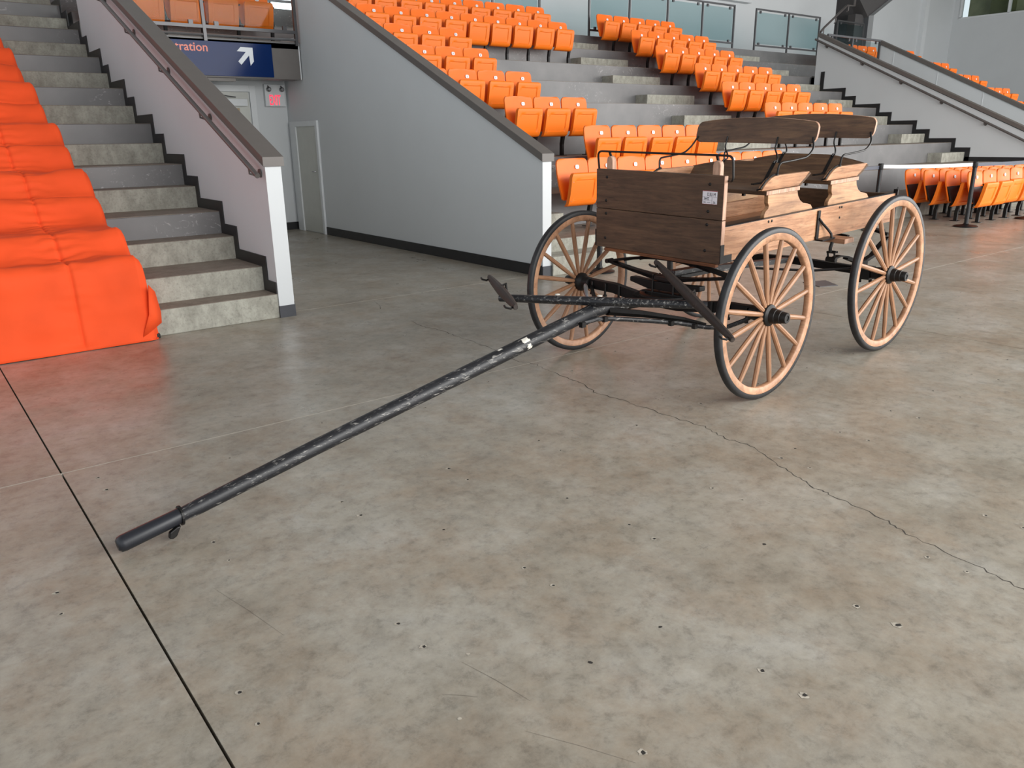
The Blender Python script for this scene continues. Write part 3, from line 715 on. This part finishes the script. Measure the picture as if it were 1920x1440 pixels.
stanchion(*SD, 'black belt stanchion whose base shows at the right edge')
def belt(a, b, z0, z1, label, mat, sag=0.0):
    m = MB(); n = 16; L = math.hypot(b[0]-a[0], b[1]-a[1]); nx, ny = -(b[1]-a[1])/L*0.0012, (b[0]-a[0])/L*0.0012; vs = []
    for i in range(n+1):
        t = (0.045/L)+i/n*(1-0.09/L); s = sag*4*t*(1-t); x, y = a[0]+(b[0]-a[0])*t, a[1]+(b[1]-a[1])*t
        for q in (-1, 1):
            vs += [(x+nx*q, y+ny*q, z0-s), (x+nx*q, y+ny*q, z1-s)]
    fs = []
    for i in range(n):
        p = 4*i; fs += [(p, p+4, p+5, p+1), (p+2, p+3, p+7, p+6), (p, p+2, p+6, p+4), (p+1, p+5, p+7, p+3)]
    fs += [(0, 1, 3, 2), (4*n, 4*n+2, 4*n+3, 4*n+1)]
    m.add(vs, fs); tag(m.build('barrier_belt', mat), label, 'belt', 'retractable belts between the stanchions')
belt(SA, SB, 0.895, 0.945, 'dark barrier belt running behind the wagon', M['belt_dark'], 0.015)
belt(SB, SC, 0.905, 0.955, 'barrier belt coloured as if lit white between the two right stanchions', M['belt_lit'], 0.01)
belt(SC, SD, 0.905, 0.955, 'dark barrier belt at the right edge above the seats', M['belt_dark'], 0.01)

# ------------------------------------------------------------------ THE WAGON
WAGON_O = (3.72, 3.195, 0); PSI = math.radians(2.9)
wg = tag(empty('wagon', WAGON_O, PSI), 'old wooden buckboard wagon with two spring seats, spoked wheels and a long black pole', 'wagon')
BMx = ((0.99924, 0.01413, -0.03626), (-0.01480, 0.99972, -0.01846), (0.03599, 0.01899, 0.99917)); BT = (-0.14857, -0.00749, 0.8)
def Bd(x, y, z):
    z -= 0.8
    return tuple(BMx[i][0]*x+BMx[i][1]*y+BMx[i][2]*z+BT[i] for i in range(3))

def make_wheel_meshes(R):
    tt = 0.029; ro = R-tt; ri = ro-0.040
    tire = MB().lathe([(R-tt, -0.020), (R-0.008, -0.021), (R, -0.013), (R, 0.013), (R-0.008, 0.021), (R-tt, 0.020)], 96, 'y', None, True).mesh('tire', M['tire'], True, 50)
    rim = MB().lathe([(ri, -0.012), (ri+0.005, -0.018), (ro-0.001, -0.019), (ro-0.001, 0.019), (ri+0.005, 0.018), (ri, 0.012)], 96, 'y', None, True).mesh('wheel', M['rim'], True, 50)
    hub = MB().lathe([(0.001, -0.118), (0.014, -0.118), (0.015, -0.122), (0.028, -0.122), (0.030, -0.119), (0.033, -0.09), (0.036, -0.088), (0.038, -0.06), (0.041, -0.058), (0.045, -0.03), (0.060, -0.020), (0.062, -0.012), (0.062, 0.028), (0.058, 0.034), (0.044, 0.05), (0.040, 0.10), (0.030, 0.105), (0.001, 0.105)], 32, 'y').mesh('hub', M['iron'], True, 35)
    sp = MB().tube([(0, 0, 0.04), (0, 0, 0.075), (0, 0, 0.12), (0, 0, 0.18), (0, 0, ri-0.10), (0, 0, ri-0.02), (0, 0, ri+0.004)], [0.0125, 0.0125, 0.0135, 0.0150, 0.0150, 0.0135, 0.0125], 8, flat=(1, 1)).mesh('spoke', M['spoke'], True)
    return tire, rim, hub, sp
WM = {0.48: make_wheel_meshes(0.48), 0.52: make_wheel_meshes(0.52)}
def wheel(X, Y, R, phase, flip, label):
    tire, rim, hub, sp = WM[R]
    o = link('wheel', rim, wg, (X, Y, R), (0, 0, PI if flip else 0)); o['label'] = label
    link('tire', tire, o); link('hub', hub, o)
    for k in range(16):
        link('spoke', sp, o, (0, 0, 0), (0, 2*PI*k/16+phase, 0))
wheel(-0.03, -0.730, 0.48, PI/16, False, 'front wheel nearest the camera')
wheel(-0.01, 0.735, 0.48, PI/16, True, 'front wheel on the far side')
wheel(1.465, -0.717, 0.52, PI/16+0.06, False, 'rear wheel nearest the camera')
wheel(1.465, 0.72, 0.52, 0.1, True, 'rear wheel on the far side')

# body
W = 0.474
MB().box(0, 0.03, -W, W, 0.753, 0.9935, Bd).build('front_board', M['dkwood'], wg, bevel=0.003)['label'] = 'lower dark front board'
MB().box(0, 0.03, -W, W, 0.9965, 1.234, Bd).build('front_board', M['dkwood'], wg, bevel=0.003)['label'] = 'upper dark front board'
for z0, z1 in ((0.755, 0.992), (0.998, 1.232)):
    MB().box(0.0, 0.030, -W-0.0015, -W+0.001, z0, z1, Bd).build('board_edge', M['oakz'], wg)
for s in (-1, 1):
    MB().box(0.031, 2.05, s*W-(0.028 if s > 0 else 0), s*W+(0.028 if s < 0 else 0), 0.782, 0.957, Bd).build('side_board', M['oakx'], wg, bevel=0.003)
    MB().box(0.031, 2.05, s*W-(0.030 if s > 0 else 0)+(0.0 if s > 0 else -0.001), s*W+(0.030 if s < 0 else 0.001), 0.957, 0.960, Bd).build('edge_iron', M['iron'], wg)
MB().box(2.02, 2.048, -W+0.03, W-0.03, 0.79, 0.955, Bd).build('tailboard', M['dkwood'], wg, bevel=0.003)
for i in range(6):
    y0 = -0.472+i*0.1573
    MB().box(0.031, 2.045, y0+0.001, y0+0.1563, 0.762, 0.782, Bd).build('floor_plank', M['oakx' if i in (0, 5) else 'dkwood'], wg)
MB().box(-0.004, 0.026, -0.45, 0.40, 0.733, 0.752, Bd).build('front_sill', M['rust'], wg, bevel=0.003)
for (y, z) in ((0.385, 1.187), (0.39, 1.045), (0.39, 0.966), (0.395, 0.813), (-0.381, 1.186), (-0.378, 1.039), (-0.375, 0.966), (-0.37, 0.821)):
    MB().lathe([(0.009, 0), (0.008, 0.003), (0.003, 0.006)], 10, 'x', lambda a, b, c, yy_=y, zz=z: Bd(-a, b+yy_, c+zz)).build('bolt_head', M['iron'], wg)
for (x, z) in ((0.458, 0.940), (0.492, 0.940), (0.477, 0.872), (1.275, 0.938), (1.301, 0.938), (1.286, 0.872)):
    MB().lathe([(0.008, 0), (0.007, 0.003), (0.003, 0.005)], 10, 'y', lambda a, b, c, xx=x, zz=z: Bd(a+xx, -W-b, c+zz)).build('bolt_head', M['iron'], wg)
# corner irons
MB().box(-0.003, 0.030, -W-0.005, -W-0.0005, 0.757, 0.862, Bd).box(0.030, 0.105, -W-0.005, -W-0.0005, 0.757, 0.800, Bd).build('corner_iron', M['iron'], wg)
MB().box(-0.003, 0.030, W+0.0005, W+0.005, 0.757, 0.862, Bd).box(0.030, 0.105, W+0.0005, W+0.005, 0.757, 0.800, Bd).build('corner_iron', M['iron'], wg)
# rear corner latches
for s in (-1, 1):
    MB().box(2.045, 2.055, s*W-0.015, s*W+0.015, 0.78, 0.985, Bd).tube([(2.05, s*W, 0.975), (2.075, s*W, 0.99), (2.085, s*W, 0.975)], 0.006, 6, Bd).build('rear_latch', M['iron'], wg)
# posts and rein rail
for y in (0.395, -0.395):
    m = MB(); pr_ = [(-0.025, 0.98), (-0.025, 1.285), (-0.018, 1.303), (0, 1.312), (0.018, 1.303), (0.025, 1.285), (0.025, 0.98)]
    m.prism([(a+y, b) for a, b in pr_], 'x', 0.032, 0.066, Bd); m.build('front_post', M['oakz'], wg, smooth=True, bevel=0.004)
    MB().tube([(0.045, y, 1.305), (0.03, y, 1.338)], 0.008, 8, Bd).build('rail_stud', M['iron'], wg)
def arc_pts(pts, r=0.035, n=4):
    out = [pts[0]]
    for i in range(1, len(pts)-1):
        p, a, b = Vector(pts[i]), Vector(pts[i-1]), Vector(pts[i+1])
        da, db = (a-p), (b-p); rr = min(r, da.length*0.45, db.length*0.45)
        s, e = p+da.normalized()*rr, p+db.normalized()*rr
        for k in range(n+1):
            t = k/n; out.append(tuple((1-t)**2*s+2*t*(1-t)*p+t*t*e))
    out.append(pts[-1]); return out
MB().tube(arc_pts([(0.04, 0.484, 1.19), (0.02, 0.484, 1.338), (0.02, -0.505, 1.338), (0.02, -0.515, 1.205), (0.045, -0.455, 1.205)]), 0.0065, 8, Bd).build('rein_rail', M['iron'], wg, smooth=True)
# braces behind the front board
for y in (-0.40, 0.40):
    MB().tube([(0.055, y, 1.12), (0.06, y, 1.08), (0.045, y, 0.88), (0.06, y, 0.79)], 0.011, 6, Bd).build('front_brace', M['iron'], wg, smooth=True)
# paper tag
pt = MB().box(-0.0008, 0.0, -0.434, -0.337, 1.079, 1.151, Bd).build('paper_tag', M['paper'], wg)
def onf(a, b): return Bd(-0.0018, -a, b)
textobj('handwriting', 'D3U M', 0.026, M['ink'], lambda a, b: onf(a+0.368, b+1.123), pt, 0.72)
textobj('handwriting', '3442', 0.022, M['ink'], lambda a, b: onf(a+0.346, b+1.101), pt, 0.8)
textobj('handwriting', '5/6', 0.018, M['ink'], lambda a, b: onf(a+0.408, b+1.084), pt, 0.7)
m = MB(); m.box(-0.0016, -0.001, -0.434, -0.337, 1.1485, 1.151, Bd).box(-0.0016, -0.001, -0.434, -0.337, 1.079, 1.080, Bd); m.build('red_border', M['red'], pt)
m = MB(); m.box(-0.0016, -0.001, -0.434, -0.337, 1.1175, 1.118, Bd).box(-0.0016, -0.001, -0.4015, -0.401, 1.079, 1.118, Bd).box(-0.0016, -0.001, -0.401, -0.337, 1.098, 1.0985, Bd).box(-0.0016, -0.001, -0.36, -0.345, 1.087, 1.0905, Bd).box(-0.0016, -0.001, -0.39, -0.368, 1.087, 1.089, Bd)
m.build('printed_lines', M['ink'], pt)

# seats
def spring_seat(x0, label):
    S = lambda x, y, z: Bd(x+x0, y, z)
    # seat plank is the part, everything else its sub-parts
    o = MB().box(0.445, 0.80, -0.455, 0.455, 1.088, 1.113, S).build('bench_seat', M['seatwood'], wg, bevel=0.004); o['label'] = label
    for s in (-1, 1):
        MB().box(0.445, 0.80, s*0.4535, s*0.4562, 1.0895, 1.1115, S).build('plank_end', M['oakz'], o)
        prof_ = [(0.455, 0.90), (0.455, 0.975), (0.468, 0.995), (0.492, 1.008), (0.497, 1.022), (0.484, 1.040), (0.480, 1.088), (0.795, 1.088), (0.808, 1.055), (0.835, 1.025), (0.875, 1.004), (0.925, 0.996), (0.965, 0.985), (0.99, 0.96), (0.995, 0.90)]
        MB().prism(prof_, 'y', s*0.445, s*0.418, S).build('seat_support', M['figured'], o, bevel=0.003)
        wing = [(0.425, 1.113), (0.440, 1.135), (0.468, 1.160), (0.500, 1.180), (0.535, 1.190), (0.575, 1.193), (0.905, 1.190), (0.918, 1.184), (0.812, 1.113)]
        fo = lambda p, s=s: s*(0.436+(p[1]-1.113)*0.16); fi = lambda p, s=s: s*(0.402+(p[1]-1.113)*0.16)
        MB().prism(wing, 'y', fi, fo, S).build('seat_wing', M['oakx'], o, bevel=0.003)
        # end rod carrying the backrest
        MB().tube(arc_pts([(0.565, s*0.438, 1.19), (0.568, s*0.445, 1.262), (0.70, s*0.455, 1.268), (0.85, s*0.458, 1.278), (0.925, s*0.452, 1.325), (0.950, s*0.425, 1.385)], 0.05), 0.0062, 8, S).build('end_rod', M['iron'], o, smooth=True)
        MB().lathe([(0.012, 0), (0.012, 0.008), (0.007, 0.012)], 10, 'z', lambda a, b, c, s=s: S(a+0.565, b+s*0.436, c+1.192)).tube([(0.575, s*0.434, 1.198), (0.53, s*0.430, 1.192), (0.475, s*0.426, 1.165), (0.43, s*0.424, 1.125), (0.43, s*0.40, 1.117)], 0.0065, 6, S).build('wing_iron', M['iron'], o, smooth=True)
        # strap and inner rod
        MB().tube([(0.70, s*0.19, 1.117), (0.815, s*0.19, 1.118), (0.836, s*0.19, 1.128), (0.925, s*0.19, 1.228), (0.945, s*0.19, 1.238)], 0.016, 4, S, flat=(1, 0.28)).build('back_strap', M['iron'], o)
        MB().tube(arc_pts([(0.915, s*0.19, 1.228), (0.925, s*0.19, 1.24), (0.965, s*0.187, 1.238), (0.958, s*0.187, 1.275), (0.925, s*0.187, 1.315), (0.950, s*0.187, 1.385)], 0.02, 3), 0.0055, 8, S).build('inner_rod', M['iron'], o, smooth=True)
    # back panel with crowned top, leaning back
    ys_ = [-0.452+0.904*i/24 for i in range(25)]
    def crown(y): return 0.052*max(0.0, min(1.0, (0.452-abs(y))/0.27))**0.8 if True else 0
    m = MB(); n = len(ys_); vs = []
    for y in ys_:
        yb = y*0.93; zt = 1.184+crown(y); lean = (0.945-0.79)/(1.184-1.113)*0.80
        xt = 0.905+crown(y)*0.5
        vs += [(0.805, yb, 1.095), (xt, y, zt), (xt+0.018, y, zt-0.006), (0.828, yb, 1.085)]
    fs = []
    for i in range(n-1):
        p = 4*i
        for k in range(4): fs.append((p+k, p+(k+1) % 4, p+4+(k+1) % 4, p+4+k))
    fs += [(0, 1, 2, 3), tuple(4*(n-1)+k for k in range(4))]
    m.add(vs, fs, S); m.build('back_panel', M['seatwood'], o, smooth=True, angle=30)
    # backrest board
    def outline(w_, zb, zt, r, cr, n=5):
        pts = []
        for (cx, cz, a0) in ((w_-r, zb+r, -PI/2), (w_-r, zt-r, 0), (-w_+r, zt-r, PI/2), (-w_+r, zb+r, PI)):
            for k in range(n+1):
                a = a0+PI/2*k/n; pts.append((cx+r*math.cos(a), cz+r*math.sin(a)))
            if a0 == 0:
                for k in range(1, 12):
                    t = k/12; pts.append(((w_-r)*(1-2*t), zt+cr*math.sin(PI*t)**0.8))
        return pts
    out = outline(0.447, 1.345, 1.478, 0.045, 0.024)
    bx = lambda p: 0.942+(p[1]-1.345)*0.26
    m = MB(); n = len(out)
    vs = [(bx(p), p[0], p[1]) for p in out]+[(bx(p)+0.021, p[0], p[1]) for p in out]
    m.add(vs, [tuple(range(n)), tuple(range(n, 2*n))[::-1]]+[(i, (i+1) % n, n+(i+1) % n, n+i) for i in range(n)], S)
    bk = m.build('backrest', M['seatwood'], o, bevel=0.004); bk.data.materials.append(M['oakz'])
    for pl_ in bk.data.polygons:
        if len(pl_.vertices) == 4: pl_.material_index = 1
    m = MB().box(0.60, 0.62, -0.20, -0.185, 1.055, 1.088, S); m.build('under_hook', M['iron'], o)
spring_seat(0.0, 'front bench seat'); spring_seat(0.72, 'rear bench seat')

# step plank, its irons and shackles
MB().box(1.145, 1.255, -0.60, 0.60, 0.730, 0.762, Bd).build('step_plank', M['oaky'], wg, bevel=0.004)
for s in (-1, 1):
    MB().box(1.142, 1.258, s*0.5995, s*0.6015, 0.7315, 0.7605, Bd).build('plank_end', M['oakz'], wg)
    m = MB().box(1.000, 1.028, s*0.476, s*0.484, 0.765, 0.945, Bd)
    m.tube([(1.014, s*0.484, 0.895), (1.06, s*0.486, 0.86), (1.105, s*0.50, 0.82), (1.125, s*0.515, 0.79), (1.128, s*0.52, 0.765)], 0.008, 8, Bd)
    m.box(1.000, 1.155, s*0.478, s*0.53, 0.758, 0.768, Bd)
    m.build('side_bracket', M['iron'], wg)
    m = MB().tube([(1.14, s*0.52, 0.735), (1.125, s*0.52, 0.70), (1.13, s*0.52, 0.668)], 0.011, 8, Bd)
    m.tube([(1.13, s*0.50, 0.672), (1.16, s*0.50, 0.672), (1.16, s*0.55, 0.672), (1.13, s*0.55, 0.672)], 0.008, 6, Bd, closed=True)
    m.tube([(1.135, s*0.50, 0.67), (1.15, s*0.50, 0.62)], 0.007, 6, Bd).tube([(1.135, s*0.545, 0.67), (1.15, s*0.545, 0.62)], 0.007, 6, Bd)
    m.tube([(1.148, s*0.49, 0.622), (1.148, s*0.555, 0.622)], 0.018, 8, Bd)
    m.build('spring_shackle', M['iron'], wg, smooth=True)
    m = MB().tube([(1.15, s*0.52, 0.625), (1.25, s*0.52, 0.632), (1.35, s*0.52, 0.612), (1.55, s*0.52, 0.545), (1.70, s*0.52, 0.57), (1.85, s*0.50, 0.62), (1.97, s*0.49, 0.66)], 0.026, 4, Bd, flat=(1, 0.30))
    m.tube([(1.34, s*0.52, 0.603), (1.55, s*0.52, 0.533), (1.72, s*0.52, 0.565)], 0.026, 4, Bd, flat=(1, 0.30))
    m.box(1.52, 1.60, s*0.52-0.03, s*0.52+0.03, 0.50, 0.56, Bd)
    m.build('side_spring', M['ironflat'], wg)
MB().tube([(1.96, -0.50, 0.68), (1.96, -0.34, 0.715), (1.95, -0.15, 0.742), (1.95, 0.15, 0.742), (1.96, 0.34, 0.715), (1.96, 0.50, 0.68)], 0.028, 4, Bd, flat=(1, 0.45)).build('rear_cross_spring', M['ironflat'], wg)
MB().box(1.60, 1.66, -0.30, 0.30, 0.715, 0.762, Bd).build('cross_sill', M['ironflat'], wg)
MB().tube([(1.50, 0.30, 0.735), (1.62, 0.0, 0.73), (1.58, -0.40, 0.70)], 0.018, 4, Bd).build('under_bar', M['ironflat'], wg)

# rear axle, perch, stay rods
MB().tube([(1.465, -0.66, 0.52), (1.465, -0.3, 0.535), (1.465, 0, 0.545), (1.465, 0.3, 0.535), (1.465, 0.66, 0.52)], 0.036, 4).build('rear_axle', M['ironflat'], wg)
for s in (-1, 1):
    MB().box(1.42, 1.51, s*0.56-0.05, s*0.56+0.05, 0.475, 0.56).tube([(1.44, s*0.54, 0.47), (1.44, s*0.54, 0.45)], 0.012, 6).tube([(1.49, s*0.59, 0.47), (1.49, s*0.59, 0.45)], 0.012, 6).build('axle_clip', M['iron'], wg)
MB().tube([(0.05, 0, 0.615), (0.3, 0, 0.605), (0.8, 0, 0.580), (1.40, 0, 0.55)], [0.034, 0.044, 0.034, 0.034], 4, flat=(1.1, 0.75)).build('perch', M['pole'], wg)
for s in (-1, 1):
    MB().tube([(1.43, s*0.52, 0.545), (1.2, s*0.30, 0.53), (0.9, s*0.06, 0.555)], 0.009, 6).build('stay_rod', M['iron'], wg, smooth=True)
# front gear
MB().tube([(0, -0.66, 0.48), (0, -0.42, 0.475), (0, -0.25, 0.45), (0, -0.1, 0.435), (0, 0.1, 0.435), (0, 0.25, 0.45), (0, 0.42, 0.475), (0, 0.66, 0.48)], 0.040, 4, flat=(0.85, 1.1)).build('front_axle', M['ironflat'], wg)
for s in (-1, 1):
    for yv in (0.36, 0.48, 0.60):
        MB().tube([(-0.03, s*yv, 0.50), (-0.03, s*yv, 0.42)], 0.008, 6).tube([(-0.03, s*yv, 0.425), (-0.03, s*yv, 0.412)], 0.014, 6).build('clip_bolt', M['iron'], wg)
MB().prism([(-0.24, 0.47), (-0.16, 0.505), (0.16, 0.505), (0.24, 0.47), (0.24, 0.45), (-0.24, 0.45)], 'x', -0.04, 0.04).build('bolster', M['ironflat'], wg, bevel=0.008)
MB().lathe([(0.145, -0.006), (0.175, -0.006), (0.175, 0.006), (0.145, 0.006)], 40, 'z', lambda a, b, c: (a+0.02, b, c+0.492), True).build('fifth_wheel_plate', M['iron'], wg)
MB().prism([(-0.27, 0.545), (-0.27, 0.575), (-0.14, 0.568), (0.14, 0.568), (0.27, 0.575), (0.27, 0.545), (0.13, 0.515), (-0.13, 0.515)], 'x', -0.03, 0.03).build('head_block', M['ironflat'], wg, bevel=0.006)
def leaf(ye, ze, yc, zc, x, wdt, th, n=14, sgn=1):
    pts = []
    for i in range(n+1):
        t = -1+2*i/n; pts.append((x, t*ye, zc+(ze-zc)*abs(t)**1.7))
    return pts
for (xx) in (-0.0,):
    for (k, e) in ((0, 0.47), (1, 0.33), (2, 0.2)):
        MB().tube(leaf(e, 0.650-0.008*k-(0.47-e)*0.10, 0, 0.598-0.010*k, xx, 0, 0), 0.036, 4, flat=(1, 0.32)).build('lower_spring_leaf', M['ironflat'], wg)
        MB().tube(leaf(e, 0.650+0.008*k+(0.47-e)*0.10, 0, 0.712+0.010*k, xx, 0, 0), 0.036, 4, flat=(1, 0.32)).build('upper_spring_leaf', M['ironflat'], wg)
    for s in (-1, 1):
        MB().tube([(-0.03, s*0.475, 0.650), (0.03, s*0.475, 0.650)], 0.015, 10).build('spring_eye', M['iron'], wg, smooth=True)
    MB().box(-0.04, 0.04, -0.10, 0.10, 0.705, 0.748).build('spring_block', M['ironflat'], wg)
    for (dx, yv) in ((-0.035, 0.08), (-0.035, -0.08), (0.035, 0.08), (0.035, -0.08)):
        MB().tube([(dx, yv, 0.61), (dx, yv, 0.48)], 0.006, 6).build('u_bolt', M['iron'], wg)
MB().box(-0.05, 0.42, -0.06, 0.06, 0.585, 0.605).build('perch_plate', M['iron'], wg)

# pole, braces, evener and singletrees
pole_pts = [(-3.305, -0.122, 0.036), (-3.18, -0.1235, 0.058), (-3.10, -0.125, 0.075), (-3.0, -0.126, 0.095), (-2.5, -0.135, 0.203), (-1.7, -0.155, 0.368), (-1.05, -0.175, 0.505), (-0.87, -0.178, 0.540), (-0.70, -0.14, 0.535), (-0.50, -0.10, 0.515)]
MB().tube(pole_pts[2:], [0.026, 0.031, 0.034, 0.037, 0.038, 0.038, 0.036, 0.032], 14).build('pole', M['pole'], wg, smooth=True)
pc = MB().tube([(-3.308, -0.122, 0.036), (-3.300, -0.1221, 0.037), (-3.285, -0.1223, 0.040), (-3.11, -0.125, 0.073), (-3.075, -0.1256, 0.080)], [0.020, 0.029, 0.032, 0.031, 0.031], 16).build('pole_tip', mat_plain('smooth_black_rubber', srgb(32, 34, 40), 0.38, 0, 0.1), wg, smooth=True)
MB().lathe([(0.030, -0.004), (0.039, -0.004), (0.039, 0.004), (0.030, 0.004)], 20, 'x', lambda a, b, c: (a-3.075, b-0.1256, c+0.080-a*0), True).build('tip_ring', M['iron'], wg)
MB().prism([(-3.10, 0.05), (-3.13, 0.035), (-3.135, 0.012), (-3.12, 0.006), (-3.105, 0.014), (-3.085, 0.05)], 'y', -0.155, -0.135).build('neck_yoke_stop', M['iron'], wg, bevel=0.004)
for (x, y, z, r) in ((-1.47, -0.18, 0.452, 0.012), (-1.36, -0.185, 0.467, 0.03)):
    pass
# worn paint patches round the pole
def band(t0, t1, a0, a1, name='paint_patch'):
    A, B_ = Vector((-1.7, -0.155, 0.368)), Vector((-1.05, -0.175, 0.505)); ax = (B_-A); L_ = ax.length; ax.normalize()
    s_ = ax.cross(Vector((0, 0, 1))).normalized(); u2 = s_.cross(ax); m = MB(); vs = []; n = 8
    for tt_ in (t0, t1):
        for k in range(n+1):
            a = a0+(a1-a0)*k/n; rj = 0.0388
            p = A+ax*(tt_*L_+random.uniform(-0.006, 0.006))+s_*math.cos(a)*rj+u2*math.sin(a)*rj; vs.append(tuple(p))
    m.add(vs, [(k, k+1, n+2+k, n+1+k) for k in range(n)]); m.build(name, M['paint'], wg)
band(0.52, 0.58, 0.55, 1.3); band(0.545, 0.585, -0.5, 0.25); band(0.30, 0.335, 1.2, 1.5)
# stay irons from the pole back to the axle
MB().tube([(-0.98, -0.21, 0.498), (-0.86, -0.215, 0.505), (-0.74, -0.205, 0.487), (-0.60, -0.22, 0.462), (-0.45, -0.27, 0.437), (-0.30, -0.34, 0.412), (-0.18, -0.44, 0.385), (-0.11, -0.52, 0.385), (-0.05, -0.60, 0.43), (-0.01, -0.64, 0.465)], 0.013, 8).build('pole_brace', M['pole'], wg, smooth=True)
MB().tube([(-0.86, -0.10, 0.505), (-0.60, 0.02, 0.475), (-0.36, 0.22, 0.455), (-0.2, 0.42, 0.44), (-0.05, 0.58, 0.455), (-0.01, 0.62, 0.475)], 0.013, 8).build('pole_brace', M['ironflat'], wg, smooth=True)
MB().tube([(-0.72, -0.16, 0.52), (-0.5, -0.22, 0.48), (-0.25, -0.33, 0.425), (-0.16, -0.42, 0.395)], [0.036, 0.030, 0.020, 0.014], 6, flat=(1, 0.7)).build('futchell', M['ironflat'], wg)
MB().tube([(-0.72, -0.12, 0.52), (-0.45, -0.02, 0.48), (-0.2, 0.02, 0.46), (0.0, 0.03, 0.45)], 0.03, 6, flat=(1, 0.7)).build('futchell', M['ironflat'], wg)
for p in ((-0.98, -0.235, 0.497), (-0.80, -0.228, 0.497), (-0.36, -0.335, 0.42), (-0.24, -0.41, 0.395)):
    MB().box(p[0]-0.014, p[0]+0.014, p[1]-0.004, p[1]+0.02, p[2]-0.014, p[2]+0.014).build('brace_bolt', M['iron'], wg)
EL, ER = Vector((-1.19, 0.275, 0.600)), Vector((-0.536, -0.657, 0.600))
def al(t): return tuple(EL+(ER-EL)*t)
MB().tube([al(0.045), al(0.05), al(0.5), al(1.0), al(1.02)], [0.021, 0.024, 0.029, 0.025, 0.021], 10, flat=(1.0, 0.85)).build('doubletree', M['pole'], wg, smooth=True)
for t in (0.33, 0.53):
    q = al(t); MB().lathe([(0.014, 0), (0.014, 0.004), (0.004, 0.006)], 12, 'z', lambda a, b, c, q=q: (a+q[0], b+q[1], c+q[2]+0.028)).build('washer', M['paint'], wg)
q = al(0.47)
MB().tube([(q[0], q[1], 0.62), (q[0]+0.02, q[1]+0.03, 0.665), (q[0]+0.05, q[1]+0.06, 0.67), (q[0]+0.10, q[1]+0.10, 0.64)], 0.010, 8).build('hammer_strap', M['steel'], wg, smooth=True)
MB().tube([(q[0], q[1], 0.56), (q[0], q[1], 0.47)], 0.008, 8).build('draw_pin', M['iron'], wg)
def singletree(a, b, label):
    a, b = Vector(a), Vector(b); d_ = (b-a); pts = [tuple(a+d_*t) for t in (0, 0.03, 0.2, 0.5, 0.8, 0.97, 1)]
    o = MB().tube(pts, [0.014, 0.018, 0.025, 0.031, 0.025, 0.018, 0.014], 10, flat=(0.8, 1.0)).build('singletree', M['worn'], wg, smooth=True); o['label'] = label
    for e, q_ in ((a, 1), (b, -1)):
        c = e+d_*0.04*q_
        MB().tube([tuple(c), tuple(c+Vector((-0.035, -0.01, -0.008))), tuple(c+Vector((-0.06, 0.0, 0.0))), tuple(c+Vector((-0.05, 0.02, 0.004)))], 0.006, 6).build('trace_hook', M['iron'], o, smooth=True)
    c = a+d_*0.5
    MB().tube([tuple(c+Vector((0, 0, 0.025))), tuple(c+Vector((0.05, 0.02, 0.03))), tuple(c+Vector((0.06, 0.02, -0.05)))], 0.007, 6).build('centre_clip', M['iron'], o, smooth=True)
singletree((-0.98, 0.537, 0.655), (-1.395, -0.172, 0.645), 'short looking singletree at the far end of the doubletree')
singletree((-0.472, -0.286, 0.776), (-0.777, -1.004, 0.522), 'long singletree hanging diagonally beside the near wheel')
